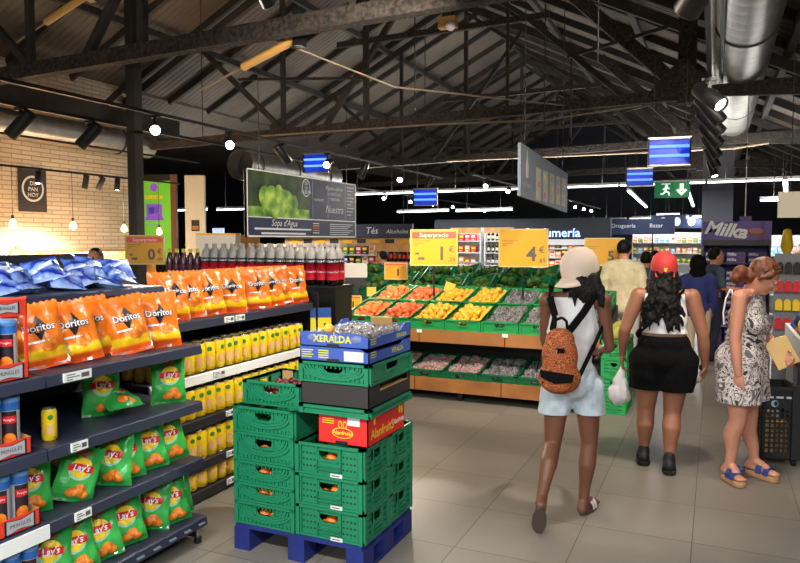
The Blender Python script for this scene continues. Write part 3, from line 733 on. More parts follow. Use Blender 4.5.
obj('end_panel', MB().bb(-3.5, -2.98, 4.96, 4.99, 0, 1.27, BLACK), t)
for y in (3.12, 4.0, 4.93): obj('upright', MB().bb(-3.48, -3.4, y - .015, y + .015, 0, 1.3, SHELFD).bb(-3.4, -3.05, y - .01, y + .01, 0, .05, SHELFD), t)
sh = shelf_board(3.3, 4.92, BTOP, -3.0, -3.48, .055, parent=t)
tickets(sh, -3.0, BTOP, (3.83, 3.95), .1)
sh = shelf_board(3.1, 4.92, BL[0] - .002, -3.0, -3.48, .06, parent=t, rail=WHITE)
tickets(sh, -3.0, BL[0], (3.72,), .12)
for z in BL[1:]:
    s_ = shelf_board(3.1, 4.92, z - .002, -3.0, -3.48, .06, parent=t, m=SHELFD)
    tickets(s_, -3.0, z, (3.82,), .08)
CARD = mat('cardboard', (196, 150, 92), .7)
for lv, z in enumerate(BL):
    for row, x in enumerate((-3.065, -3.163, -3.261)):
        for i in range(17):
            y = 3.2 + i * .099
            if row == 2 and i > 4: continue
            if lv == 3 and row > 0 and i > 6: continue
            CAN('yellow can on the %s drinks shelf, %s from the left, %s row' % (('upper', 'second', 'third', 'lowest')[lv], ORD[i], ('front', 'middle', 'rear')[row]),
                (x + rnd(.003), y + rnd(.002), z + .001), (0, 0, D(62) + rnd(.5)), 'yellow cans on the drinks shelves', (1.4, 1.4, 1.3))
# orange bags on the upper drinks shelf
for i, (y, x, rz) in enumerate(((3.42, -3.1, 60), (3.56, -3.09, 58), (3.75, -3.07, 60), (3.95, -3.06, 56), (4.10, -3.15, 60), (4.26, -3.06, 60), (4.45, -3.06, 58), (4.62, -3.1, 60), (4.80, -3.06, 62))):
    OB[i % 3]('orange tortilla chip bag on the farther upper shelf, %s from the left' % ORD[i], (x, y, BTOP + .002), (D(-8), -.05 + rnd(.1), D(rz) + rnd(.15)), 'orange bags on the farther shelf')
for i, y in enumerate((3.5, 3.68, 3.86, 4.05, 4.24, 4.4, 4.56, 4.74)):
    OB[(i + 1) % 3]('orange tortilla chip bag, farther shelf back row, %s from the left' % ORD[i], (-3.26, y, BTOP + .002), (D(-4), rnd(.08), D(62)), 'orange bags behind on the farther shelf')
TAGB = mat('tag_blue', (40, 80, 160), .5)
t = thing('price_card', 'yellow and blue price card on the black shelf end', 'price card', (-3.08, 4.957, 1.08))
TAGY = mat('tag_yellow', (246, 214, 22), .5)
# hangs on the aisle edge of the end panel, turned to the aisle
t.location = (-2.965, 4.99, 1.0); t.rotation_euler = (0, 0, D(35))
obj('card', MB().bb(-.085, .085, -.006, 0, -.14, .14, TAGY), t); g = MB().bb(-.085, .085, -.008, -.006, .06, .14, TAGB)
text('1', .13, INK, mb=g, M=Tm((.035, -.0075, -.04), (pi / 2, 0, 0)), bold=.02); g.bb(-.07, -.02, -.008, -.006, -.11, .04, mat('tag_lime', (226, 224, 60), .5))
obj('print', g, t)

# crisp tubes in red trays at the very left
REDT = mat('tray_red', (226, 62, 40), .55); TUBEG = mat('tube_grey', (176, 176, 180), .35); TUBEB = mat('tube_blue', (40, 104, 186), .35)
def bowtie(g, x, z, s, m1, m2, M):
    f = lambda k, w: [(x - s * k, z + s * .45 * k, w), (x - s * k, z - s * .45 * k, w), (x, z - s * .28 * k, w), (x + s * k, z - s * .45 * k, w), (x + s * k, z + s * .45 * k, w), (x, z + s * .28 * k, w)]
    g.add(f(1.15, .001), [(0, 1, 2, 5), (5, 2, 3, 4)], m2, M=M); g.add(f(1, .002), [(0, 1, 2, 5), (5, 2, 3, 4)], m1, M=M)
    text('PRINGLES', s * .36, m2, mb=g, M=M @ Matrix.Translation((x, z, .003)))
def tube_can():
    t = thing('crisp_tube', 's', 'crisp tube')
    obj('tube_body', MB().lathe([(.037, 0), (.0375, .004), (.0375, .225)], TUBEG, 20), t)
    obj('lid', MB().lathe([(.0375, .222), (.040, .224), (.040, .24), (.036, .244), (0, .243)], mat('lid_blue', (90, 150, 210), .35), 20), t)
    g = MB(); fn = lambda x, y, z=0: ((.0382 + z) * math.sin(x / .038), -(.0382 + z) * math.cos(x / .038), y)
    patch(g, -.118, .118, .188, .221, TUBEB, 0, fn, nx=24, ny=1)
    patch(g, -.03, .03, .03, .185, LOGOK, 0, fn, nx=8)
    patch(g, -.026, .026, .135, .165, LOGOR, .0008, fn, nx=8); text('Pringles', .013, LOGOW, mb=g, fn=lambda x, y, z: fn(x, y + .15, .0015))
    disc(g, 0, .065, .026, .03, CHIP, .0008, 12, fn)
    obj('printed_wrap', g, t); return t
TUBE_ = Proto(tube_can())
def tray(z, y0, y1, label, top):
    t = thing('display_tray', label, 'tray', (FX - .02, y1, z), group='red tube trays'); L = y1 - y0; h = .30
    g = MB().bb(-.3, 0, -L, 0, 0, .004, CARD).bb(-.004, 0, -L, 0, 0, .07, REDT).bb(-.3, -.296, -L, 0, 0, .07, REDT)
    for y in (-.004, -L): g.prism([(-.3, 0), (0, 0), (0, .07), (-.12, .085), (-.3, .085)], y, y + .004, CARD, 'y')
    obj('tray_base', g, t)
    pr = MB(); M = Tm((.001, 0, 0), (pi / 2, 0, pi / 2))
    for k in range(int(L / .19)): bowtie(pr, -.095 - k * .19, .035, .062, TUBEG, INK, M)
    obj('bowtie_print', pr, t)
    if top:
        g = MB().bb(-.004, 0, -L, 0, .265, .335, REDT).bb(-.3, -.296, -L, 0, .07, .33, REDT).prism([(-.3, .27), (0, .265), (0, .345), (-.06, .335), (-.3, .33)], -.004, 0, REDT, 'y').prism([(-.3, .07), (-.25, .07), (-.25, .27), (-.3, .27)], -.004, 0, REDT, 'y')
        for y in (-.012, -L): g.bb(-.01, 0, y, y + .012, .07, .265, REDT)
        o = obj('tray_hood', g, t); pr = MB()
        for k in range(int(L / .19)): bowtie(pr, -.095 - k * .19, .30, .05, TUBEG, INK, M)
        obj('bowtie_print', pr, o)
    for i in range(int((L - .02) / .085)):
        for j in range(2):
            TUBE_('crisp tube in the %s, %s from the right, %s row' % (label.split(' of ')[0].replace('red cardboard ', 'red '), ORD[i], ('front', 'rear')[j]), (FX - .075 - j * .09, y1 - .055 - i * .085, z + .005), (0, 0, D(60) + rnd(.3)), 'crisp tubes in red trays')
tray(1.122, 1.43, 2.02, 'red cardboard hooded tray of crisp tubes on the top shelf', True)
tray(.802, 1.43, 2.02, 'red cardboard tray on the second shelf of crisp tubes', False)
tray(.482, 1.43, 2.05, 'red cardboard tray on the third shelf of crisp tubes', False)
for i in range(6):
    TUBE_('crisp tube standing loose on the lowest shelf, %s from the right' % ORD[i], (FX - .06, 2.02 - i * .085, .155), (0, 0, D(60) + rnd(.3)), 'crisp tubes on the lowest shelf')
o = obj('rail_strip', MB().bb(FX + .008, FX + .014, 1.02, 2.07, .415, .478, PAPER), s1[2]); o['label'] = 'white blank price strip'

# cola bottles on the black unit behind
t = thing('shelving_unit', 'black drinks unit behind the orange bags, topped with bottles', 'shelf unit', (0, 0, 0))
obj('cabinet_body', MB().bb(-5.1, -3.0, 5.3, 5.6, 0, 1.28, BLACK), t); obj('shelf', MB().bb(-5.12, -2.99, 5.28, 5.62, 1.28, 1.30, SHELFD), t)
COLA = mat('cola_dark', (30, 12, 12), .15); CLAB = mat('cola_red', (206, 24, 50), .4); CLB = mat('cola_black', (14, 12, 14), .35); CAPG = mat('cap_grey', (150, 146, 140), .4)
def bottle():
    t = thing('cola_bottle', 's', 'bottle')
    obj('bottle_body', MB().lathe([(.035, 0), (.048, .012), (.05, .06), (.047, .1), (.05, .13)], COLA, 16), t); obj('shoulder', MB().lathe([(.05, .23), (.05, .25), (.043, .285), (.022, .325), (.015, .335), (.015, .35)], CAPG, 16), t)
    obj('wrap', MB().lathe([(.051, .05), (.051, .19), (.0512, .19)], CLAB, 16).lathe([(.051, .19), (.0512, .235)], CLB, 16), t)
    g = MB(); fn = lambda x, y, z=0: (.052 * math.sin(x / .051), -.052 * math.cos(x / .051), y)
    text('Coca-Cola', .026, LOGOW, shear=.3, bold=.01, mb=g, fn=lambda x, y, z: fn(x, y + .213)); text('Coca-Cola', .024, LOGOW, shear=.3, mb=g, fn=lambda x, y, z: fn(x, y + .12))
    obj('printed_logo', g, t); obj('cap', MB().lathe([(.018, .345), (.018, .366), (0, .368)], CAPG, 12), t); return t
BOT = Proto(bottle())
for r_ in range(2):
    for i in range(14): BOT('red label cola bottle, %s row on the black unit, %s from the right' % (('front', 'rear')[r_], ORD[i]), (-3.05 - i * .106, 5.34 + r_ * .11, 1.301), (0, 0, D(30)), 'cola bottles on the black unit')
def bottle2():
    t = thing('juice_bottle', 's', 'bottle')
    obj('bottle_body', MB().lathe([(.032, 0), (.04, .01), (.04, .2), (.02, .26), (.016, .28)], mat('dark_juice', (70, 14, 30), .2), 14), t)
    obj('wrap', MB().lathe([(.041, .05), (.041, .15)], mat('juice_label', (30, 20, 34), .4, rgb2=(120, 30, 50), scale=30), 14), t)
    obj('cap', MB().lathe([(.02, .275), (.02, .31), (0, .312)], mat('cap_yellow', (226, 204, 60), .4), 12), t); return t
JB = Proto(bottle2())
for i in range(9): JB('dark red bottle with yellow cap on the black unit, %s from the right' % ORD[i], (-4.36 - i * .09 + .0, 5.56, 1.301), (0, 0, 0), 'yellow capped bottles on the black unit')
# ------------------------------------------------------------------ pallet with crates
t = thing('half_pallet', 'dark blue half pallet on the tiled floor carrying the green crates', 'pallet', (-1.985, 3.38, 0))
g = MB()
for k in range(5): g.bb(-.39, .39, -.31 + k * .128, -.31 + k * .128 + .108, .125, .148, PALB)
obj('deck', g, t)
for x in (-.35, 0, .35):
    obj('runner', MB().bb(x - .05, x + .05, -.31, .31, 0, .022, PALB).bb(x - .05, x + .05, -.31, .31, .103, .125, PALB), t)
    for y in (-.25, 0, .25): obj('block', MB().bb(x - .05, x + .05, y - .06, y + .06, .022, .103, PALB), t)
STICK = mat('sticker_white', (214, 216, 212), .5)
def wall(mb, w, h, T, m, hole, arcs, dots, th=.008):
    "one crate side in local x (width) and z, outer face at y=0"
    hw, hh, hz = hole
    if hw:
        mb.bb(-w / 2, -hw, 0, th, 0, h, m, M=T).bb(hw, w / 2, 0, th, 0, h, m, M=T).bb(-hw, hw, 0, th, 0, hz - hh, m, M=T).bb(-hw, hw, 0, th, hz + hh, h, m, M=T)
        mb.bb(-hw - .012, -hw, -.008, th, hz - hh - .006, hz + hh + .01, m, M=T).bb(hw, hw + .012, -.008, th, hz - hh - .006, hz + hh + .01, m, M=T).bb(-hw, hw, -.009, th, hz - hh - .012, hz - hh, m, M=T)
        for s in (-1, 1): mb.add([(s * hw, -.003, hz - hh), (s * hw, -.003, hz), (s * (hw - .022), -.003, hz - hh)], [(0, 1, 2)], m, M=T)
    else: mb.bb(-w / 2, w / 2, 0, th, 0, h, m, M=T)
    mb.bb(-w / 2, w / 2, -.012, th, h - .014, h, m, M=T).bb(-w / 2, w / 2, -.008, th, 0, .012, m, M=T)
    for s in (-1, 1): mb.bb(s * (w / 2 - .011) - .011, s * (w / 2 - .011) + .011, -.012, th, 0, h, m, M=T)
    if arcs:
        for q in range(3):
            rx, rz = w * (.44 - q * .045), (h * .62 - q * .014); pts = []
            for i in range(13):
                a = pi * (.0 + 1.0 * i / 12); pts.append((rx * math.cos(a), -.004, h - .018 - rz * math.sin(a) ** .8))
            for a, b in zip(pts, pts[1:]):
                if abs(a[0] + b[0]) / 2 > hw + .012 or a[2] < hz - hh - .012:
                    p, q2 = T @ Vector(a), T @ Vector(b); mb.bar(p, q2, .010, .013, m)
        for i in range(14):
            x = -w * .42 + i * w * .84 / 13; mb.bb(x - .004, x + .004, -.008, 0, .014, .030, m, M=T).bb(x - .003, x + .003, -.008, 0, h - .03, h - .014, m, M=T)
    if dots:
        dk = mat('crate_gap', (8, 40, 28), .8)
        for sx in (-1, 1):
            cx = sx * w * .3
            mb.bb(cx - w * .13, cx - w * .13 + .007, -.011, 0, .014, h - .016, m, M=T).bb(cx + w * .12, cx + w * .12 + .007, -.011, 0, .014, h - .016, m, M=T)
            for i in range(4):
                for j in range(3):
                    x = cx - w * .085 + i * w * .055; z = h * .26 + j * h * .2; mb.bb(x - .005, x + .005, -.0006, .001, z - .005, z + .005, dk, M=T)
        mb.bb(-hw - .02, hw + .02, -.011, 0, h * .30, h * .34, m, M=T).bb(-hw - .02, hw + .02, -.011, 0, h * .18, h * .21, m, M=T)
def crate_geo(w, d, h, m, arcs=False, dots=False, hole=True, floor=True):
    mb = MB(); hz = h * .66; hh = min(.02, h * .15)
    for a, (L, off) in enumerate(((w, d / 2), (d, w / 2), (w, d / 2), (d, w / 2))):
        T = Matrix.Rotation(a * pi / 2, 4, 'Z') @ Matrix.Translation((0, -off, 0))
        wall(mb, L, h, T, m, (L * .14 if hole else 0, hh, hz), arcs and L < .45, dots)
    if floor: mb.bb(-w / 2, w / 2, -d / 2, d / 2, 0, .008, m)
    return mb
def crate(label, w, d, h, loc, rz=0, m=GREEN, arcs=False, dots=False, sticker=None, group=None, rx=0, mesh=None):
    t = thing('produce_crate', label, 'crate', loc, (rx, 0, rz), group)
    o = obj('crate_shell', mesh or crate_geo(w, d, h, m, arcs, dots), t)
    if sticker:
        s = obj('sticker', MB().bb(sticker - .035, sticker + .035, -d / 2 - .014, -d / 2 - .012, .002, .022, STICK).bb(sticker - .025, sticker + .02, -d / 2 - .0146, -d / 2 - .014, .009, .014, GREYINK), t); s['label'] = 'small white sticker'
    return t
zz = .149; hs = (.125, .105, .12, .155, .14)
PY = 3.08
FRUITO = mat('fruit_orange', (236, 120, 30), .45, vary=.15, scale=20); PLUM = mat('fruit_dark', (66, 22, 24), .35, rgb2=(110, 34, 30), scale=18)
PEACH = mat('fruit_peach', (226, 92, 52), .55, rgb2=(240, 150, 70), scale=16); PEACH2 = mat('fruit_nectarine', (236, 124, 60), .5, rgb2=(214, 80, 44), scale=16); APR = mat('fruit_apricot', (248, 168, 34), .45, rgb2=(250, 190, 60), scale=10)
def fruit_data(m, r, sq):
    me = MB().lathe([(0.0015, -r * .96), (r * .5, -r * .86), (r * .86, -r * .5), (r, 0), (r * .9, r * .45), (r * .6, r * .8), (r * .25, r * .93), (0.001, r * .84)], m, 14).data('fruit'); return me
FD = {k: fruit_data(m, r, 1) for k, m, r in (('orange', FRUITO, .036), ('plum', PLUM, .026), ('peach', PEACH, .036), ('nectarine', PEACH2, .036), ('apricot', APR, .035))}
def fruit(kind, loc, label, group, s=1.):
    o = obj(kind, FD[kind], None, loc, (rnd(.6), rnd(.6), rnd(3)), (s, s, s * .95)); tag(o, label, 'fruit', group); return o
names = ['lowest', 'second lowest', 'middle', 'second highest', 'top']
for i, h in enumerate(hs):
    crate('green plastic crate in the left stack on the pallet, %s of the five identical closed ones' % names[i] if False else 'green crate with curved ribs in the left pallet stack, %s of five' % ('lowest', 'second from the bottom', 'third from the bottom', 'fourth from the bottom', 'fifth from the bottom')[i],
          .385, .6, h, (-2.185, PY + .30, zz), rnd(.008), arcs=True, group='left crate stack')
    if i in (0, 1, 2, 3):
        for k in range(2): fruit('orange' if i != 3 else 'peach', (-2.22 + k * .07, PY + .05, zz + .044), 'fruit showing through a handle hole of the left crate stack', 'fruit in the left crate stack')
    zz += h + .0015
ztop = zz
crate('small open green crate with dark plums on top of the left stack', .36, .36, .13, (-2.175, PY + .24, zz), 0, arcs=True)
for i in range(5):
    for j in range(5):
        fruit('plum', (-2.29 + i * .056 + rnd(.006), PY + .12 + j * .058 + rnd(.006), zz + .062 + .014 * ((i + j) % 2)), 'dark plum in the open crate on the left stack', 'plums in the open crate', .98)
fl = tag(obj('crate_liner', MB().bb(-2.33, -2.02, PY + .09, PY + .39, zz + .012, zz + .034, PAPER)), 'pale liner under the dark plums in the open crate', 'liner')
o = tag(obj('cardboard_flap', MB().bb(-2.33, -2.26, PY + .395, PY + .4, zz + .05, zz + .125, CARD)), 'loose cardboard flap in the open plum crate', 'cardboard')
for row in range(2):
    for lv in range(3):
        crate('green crate with punched grid, %s, %s of three' % (('front right pallet stack', 'rear right pallet stack')[row], ('lowest', 'middle', 'top')[lv]), .395, .30, .165, (-1.79, PY + .155 + row * .306, .149 + lv * .1665), 0, dots=True, sticker=.05, group='right crate stacks')
        if row == 0:
            fruit('orange', (-1.79 + rnd(.02), PY + .06, .149 + lv * .1665 + .072), 'orange showing through a handle hole of the front right crates', 'oranges in the right crates')
            fruit('orange', (-1.85, PY + .062, .149 + lv * .1665 + .044), 'orange showing through a handle hole of the front right crates', 'oranges in the right crates')
        fruit('apricot', (-1.645, PY + .155 + row * .306, .149 + lv * .1665 + .08), 'yellow fruit showing through a side handle hole of the right crates', 'yellow fruit in the right crates')
zb = .149 + 3 * .1665
# red carton
REDB = mat('carton_red', (222, 38, 32), .5); YELL = mat('carton_yellow', (250, 204, 50), .5)
t = thing('fruit_carton', 'red fruit carton with yellow lettering under the black carton', 'carton', (-1.72, PY + .25, zb + .001))
w, d, h = .29, .45, .155
g = MB()
for a in ((-w / 2, w / 2, -d / 2, -d / 2 + .005), (-w / 2, w / 2, d / 2 - .005, d / 2), (-w / 2, -w / 2 + .005, -d / 2, d / 2), (w / 2 - .005, w / 2, -d / 2, d / 2)): g.bb(*a, 0, h, REDB)
g.bb(-w / 2, w / 2, -d / 2, d / 2, 0, .005, REDB); obj('carton_box', g, t)
g = MB(); Mf = Tm((0, -d / 2 - .001, 0), (pi / 2, 0, 0)); Ms = Tm((w / 2 + .001, 0, 0), (pi / 2, 0, pi / 2))
disc(g, 0, .062, .062, .028, YELL, M=Mf); disc(g, 0, .062, .057, .024, REDB, .0006, M=Mf); text('Alanfruits', .03, YELL, bold=.02, mb=g, M=Mf @ Matrix.Translation((0, .062, .0012)))
for s in (-1, 1): disc(g, s * .014, .105, .011, .02, YELL, M=Mf @ Matrix.Translation((0, 0, 0))); disc(g, s * .014, .105, .007, .015, REDB, .0006, M=Mf)
for k in range(3): g.bb(-.12, -.05, -d / 2 - .0016, -d / 2 - .001, .13 - k * .012, .134 - k * .012, YELL)
text('AlanfruitS', .07, YELL, bold=.02, mb=g, M=Ms @ Matrix.Translation((-.055, .055, .0006))); text('Alanfruits', .036, LOGOW, bold=.02, mb=g, M=Ms @ Matrix.Translation((.148, .06, .0012)))
disc(g, -.15, .12, .012, .02, YELL, M=Ms); disc(g, .16, .12, .014, .024, YELL, M=Ms); disc(g, .19, .11, .014, .024, YELL, M=Ms)
obj('print', g, t); s = obj('sticker', MB().bb(.03, .1, -d / 2 - .003, -d / 2 - .0015, .105, .15, STICK), t); s['label'] = 'white paper sticker'
obj('handle_slot', MB().bb(-.04, .03, -d / 2 - .002, -d / 2 - .001, .004, .02, INK), t)
# stack on the carton: flat crate, black carton, crate, two blue trays
sx = -1.755
crate('flat green crate under the black carton, above the red carton', .40, .52, .045, (sx, PY + .26, zb + .157), 0, mesh=crate_geo(.40, .52, .045, GREEN, hole=False))
z1 = zb + .157 + .02
t = thing('black_carton', 'black cardboard tray with long slots between two green crates', 'carton', (sx, PY + .26, z1 + .0265))
CB = mat('carton_black', (44, 40, 38), .7)
g = MB(); w, d, h = .395, .515, .118
for a in ((-w / 2, w / 2, -d / 2, -d / 2 + .005), (-w / 2, w / 2, d / 2 - .005, d / 2)): g.bb(*a, 0, h - .004, CB)
for sxx in (-1, 1):
    x = sxx * (w / 2 - .0025)
    g.bb(x - .0025, x + .0025, -d / 2, d / 2, 0, .075, CB).bb(x - .0025, x + .0025, -d / 2, -.13, .075, h, CB).bb(x - .0025, x + .0025, .22, d / 2, .075, h, CB).bb(x - .0025, x + .0025, -.13, .22, .105, h, CB)
g.bb(-w / 2, w / 2, -d / 2, d / 2, 0, .005, CB).bb(-w / 2 + .02, w / 2 - .02, -d / 2 + .02, d / 2 - .02, .005, .07, CARD)
obj('carton_box', g, t); obj('cut_edge', MB().bb(w / 2 - .001, w / 2 + .001, -.13, .22, .073, .078, CARD), t)
z2 = z1 + .0265 + .119
crate('green crate with curved ribs between the black carton and the blue trays', .40, .52, .105, (sx, PY + .26, z2), 0, arcs=True)
z3 = z2 + .107
BLUEC = mat('carton_blue', (58, 86, 168), .55); YG = mat('carton_lime', (214, 208, 60), .5)
def blue_tray(label, z, h, top):
    t = thing('fruit_carton', label, 'carton', (sx, PY + .26, z)); w, d = .40, .52
    g = MB()
    g.prism([(-w / 2, 0), (w / 2, 0), (w / 2, h * .7), (w / 2 - .05, h), (-w / 2 + .05, h), (-w / 2, h)], -d / 2, -d / 2 + .005, BLUEC, 'y')
    g.prism([(-w / 2, 0), (w / 2, 0), (w / 2, h), (-w / 2, h)], d / 2 - .005, d / 2, BLUEC, 'y')
    for x in (-w / 2, w / 2 - .005): g.prism([(-d / 2, 0), (d / 2, 0), (d / 2, h * 1.2), (d / 2 - .08, h * 1.2), (d / 2 - .14, h * .75), (-d / 2 + .14, h * .75), (-d / 2 + .1, h * .62), (-d / 2, h * .7)], x, x + .005, BLUEC, 'x')
    g.bb(-w / 2, w / 2, -d / 2, d / 2, 0, .006, BLUEC); obj('carton_box', g, t)
    g = MB(); Mf = Tm((0, -d / 2 - .001, 0), (pi / 2, 0, 0)); Ms = Tm((w / 2 + .001, 0, 0), (pi / 2, 0, pi / 2))
    if top:
        text('XERALDA', .05, YG, bold=.03, mb=g, M=Mf @ Matrix.Translation((-.01, .042, 0))); g.bb(.0, .004, -d / 2 - .0012, -d / 2 - .001, .06, .08, YG); text('XERALDA', .03, YG, bold=.02, mb=g, M=Ms @ Matrix.Translation((.13, .03, 0)))
        for k in range(3): g.bb(w / 2 + .0008, w / 2 + .0014, -.24, -.18, .045 - k * .012, .05 - k * .012, YG)
    else:
        for k in range(4): g.bb(-.19, -.12 - .01 * (k % 2), -d / 2 - .0016, -d / 2 - .001, .055 - k * .012, .06 - k * .012, YG); g.bb(-.09, -.03, -d / 2 - .0016, -d / 2 - .001, .055 - k * .012, .061 - k * .012, YG)
        text('XERALDA', .035, YG, bold=.02, mb=g, M=Ms @ Matrix.Translation((.08, .035, 0)))
        for k in range(3): g.bb(w / 2 + .0008, w / 2 + .0014, -.24, -.18, .055 - k * .012, .06 - k * .012, YG)
    g.bb(-.04, .03, -d / 2 - .0012, -d / 2 - .0008, .002, .018, INK)
    obj('print', g, t)
    if not top:
        s = obj('sticker', MB().bb(.06, .17, -d / 2 - .003, -d / 2 - .0015, .012, .062, STICK), t); s['label'] = 'white paper label'
        obj('void_filler', MB().bb(-w / 2 + .006, w / 2 - .006, -d / 2 + .006, d / 2 - .006, .006, h * .7, BLUEC), t)
    return t
blue_tray('lower blue fruit carton with white label, on the green crate', z3, .075, False)
blue_tray('upper blue open fruit carton with yellow lettering at the stack top', z3 + .076, .075, True)
FILM = mat('clear_film', (205, 205, 206), .14, alpha=.25, spec=.6)
def fruit_pack(m, r, n, label_, wd=.11, ln=.16, hh=.07, seed=1):
    t = thing('fruit_pack', label_, 'fruit pack'); rr = random.Random(seed)
    g = MB()
    for i in range(n):
        g.ball((rr.uniform(-wd, wd) * .4, rr.uniform(-ln, ln) * .4, r + rr.uniform(0, hh - 2 * r)), r, m, 8, 6)
    obj('fruit_cluster', g, t); f = MB(); f.ball((0, 0, hh * .5), 1, FILM, 14, 8, (wd * .56, ln * .56, hh * .56))
    o = obj('clear_wrap', f, t)
    for v in o.data.vertices:
        n_ = noise.noise(Vector(v.co) * 22 + Vector((seed, 0, 0))); v.co += Vector(v.co).normalized() * n_ * .016
    return t
GRAPE = mat('grape_dark', (40, 24, 34), .3, rgb2=(74, 44, 54), scale=30); RADI = mat('grape_red', (176, 84, 76), .4, rgb2=(214, 140, 116), scale=30)
GP = Proto(fruit_pack(GRAPE, .013, 26, 's', seed=2)); GP2 = Proto(fruit_pack(RADI, .016, 20, 's', seed=4))
for i in range(3):
    for j in range(4): GP('clear pack of dark fruit in the top blue carton', (sx - .12 + i * .12, PY + .075 + j * .122, z3 + .076 + .008), (0, 0, rnd(.3)), 'dark fruit packs in the blue carton')
fruit('apricot', (sx - .05, PY + .04, z3 + .076 + .09), 'single orange fruit lying on the packs in the blue carton', None, .8)
tag(obj('cardboard_flap', MB().bb(-.06, .06, -.003, .003, 0, .05, CARD), None, (sx + .06, PY + .44, z3 + .15), (.5, 0, .3)), 'piece of brown cardboard on the top blue carton', 'cardboard')

# ------------------------------------------------------------------ fruit stall
SY, SX0, SX1 = 6.85, -3.86, -1.0
t = thing('fruit_stall', 'two tier fruit stall with wooden front boards and green crates', 'stall', (0, SY, 0))
for i in range(3):
    x0 = SX0 + i * .955
    obj('front_board', MB().bb(x0, x0 + .945, .0, .03, .10, .24, WOOD), t); obj('front_board', MB().bb(x0, x0 + .945, .12, .15, .60, .735, WOOD), t)
    obj('foot', MB().bb(x0 + .45, x0 + .5, .1, .15, 0, .1, BLACK), t)
obj('base_shelf', MB().bb(SX0, SX1, .03, .72, .18, .20, BLACK), t); obj('frame', MB().bb(SX0, SX1, .72, .76, 0, .95, BLACK).bb(SX0, SX1, .9, 1.25, 0, .95, BLACK), t)
obj('sloping_shelf', MB().add([(SX0, .13, .72), (SX1, .13, .72), (SX1, 1.32, 1.0), (SX0, 1.32, 1.0)], [(0, 1, 2, 3)], BLACK).add([(SX0, .13, .70), (SX1, .13, .70), (SX1, 1.32, .98), (SX0, 1.32, .98)], [(3, 2, 1, 0)], BLACK), t)
obj('end_panel', MB().prism([(.05, .0), (1.3, 0), (1.3, .97), (.15, .70), (.15, .2), (.05, .2)], SX1, SX1 + .02, BLACK, 'x'), t)
for x in (-3.86 + .955, -3.86 + 1.91): obj('price_clip', MB().bb(x - .03, x + .03, .112, .118, .70, .735, PAPER), t)
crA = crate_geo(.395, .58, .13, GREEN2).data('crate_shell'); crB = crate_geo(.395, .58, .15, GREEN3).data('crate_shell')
th = math.atan2(.28, 1.19)
rowfill = [('peach', 'nectarine', 'apricot', 'apricot', None, None, None), ('peach', 'nectarine', 'apricot', 'apricot', None, None, None)]
for r_ in range(2):
    for i in range(7):
        x = -3.62 + i * .402; y = SY + .13 + .30 + r_ * .60; z = .72 + (.30 + r_ * .60) * math.tan(th) + .006
        kind = rowfill[r_][i]
        cl = ('dark peaches', 'orange nectarines', 'yellow apricots', 'yellow apricots, right one', 'grape packs', 'grape packs, middle one', 'grape packs, right end')[i]
        crate('green sloping crate of %s in the %s row of the stall' % (cl, ('front', 'back')[r_]), 0, 0, 0, (x, y, z), 0, rx=th, group='sloping crates of the fruit stall', mesh=crA)
        T = Matrix.Translation((x, y, z)) @ Matrix.Rotation(th, 4, 'X')
        if kind:
            for a in range(5):
                for b in range(7):
                    heap = .02 + .04 * (1 - abs(a - 2) / 3) * (1 - abs(b - 3) / 5)
                    p = T @ Vector((-.145 + a * .0725 + rnd(.008), -.235 + b * .078 + rnd(.01), .055 + heap + rnd(.012)))
                    fruit(kind, p, '%s in the %s crate from the left, %s row of the stall' % ({'peach': 'red peach', 'nectarine': 'orange red nectarine', 'apricot': 'yellow orange apricot'}[kind], ORD[i], ('front', 'back')[r_]), '%ss in stall crate %s %s' % (kind, ORD[i], ('front', 'back')[r_]))
            for k in range(14):
                a, b = R.uniform(-.1, .1), R.uniform(-.16, .16)
                p = T @ Vector((a, b, .125 + .02 * R.random())); fruit(kind, p, '%s heaped in the %s crate from the left, %s row of the stall' % ({'peach': 'red peach', 'nectarine': 'orange red nectarine', 'apricot': 'yellow orange apricot'}[kind], ORD[i], ('front', 'back')[r_]), 'upper %ss in stall crate %s %s' % (kind, ORD[i], ('front', 'back')[r_]))
            obj('crate_pad', MB().bb(-.19, .19, -.28, .28, .01, .03, BLACK), [o for o in C.objects if o.name.startswith('produce_crate')][-1])
        else:
            for a in range(3):
                for b in range(4): GP('dark grape pack in the %s stall crate from the left, %s row' % (ORD[i], ('front', 'back')[r_]), T @ Vector((-.115 + a * .115, -.2 + b * .135, .03 + .03 * R.random())), (th + rnd(.15), rnd(.2), rnd(.5)), 'grape packs in stall crate %s %s' % (ORD[i], ('front', 'back')[r_]), (1, 1, 1.15))
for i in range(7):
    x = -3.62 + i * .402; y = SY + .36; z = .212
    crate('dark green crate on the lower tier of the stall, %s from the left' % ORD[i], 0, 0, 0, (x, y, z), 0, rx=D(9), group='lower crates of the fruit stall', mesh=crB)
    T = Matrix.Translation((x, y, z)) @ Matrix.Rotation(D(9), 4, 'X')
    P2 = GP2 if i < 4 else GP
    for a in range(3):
        for b in range(4): P2('clear pack of %s in the %s lower crate from the left' % ('reddish fruit' if i < 4 else 'dark grapes', ORD[i]), T @ Vector((-.115 + a * .115, -.2 + b * .135, .05 + .04 * R.random())), (D(9) + rnd(.15), rnd(.2), rnd(.6)), 'packs in lower stall crate %s' % ORD[i], (1, 1, 1.15))
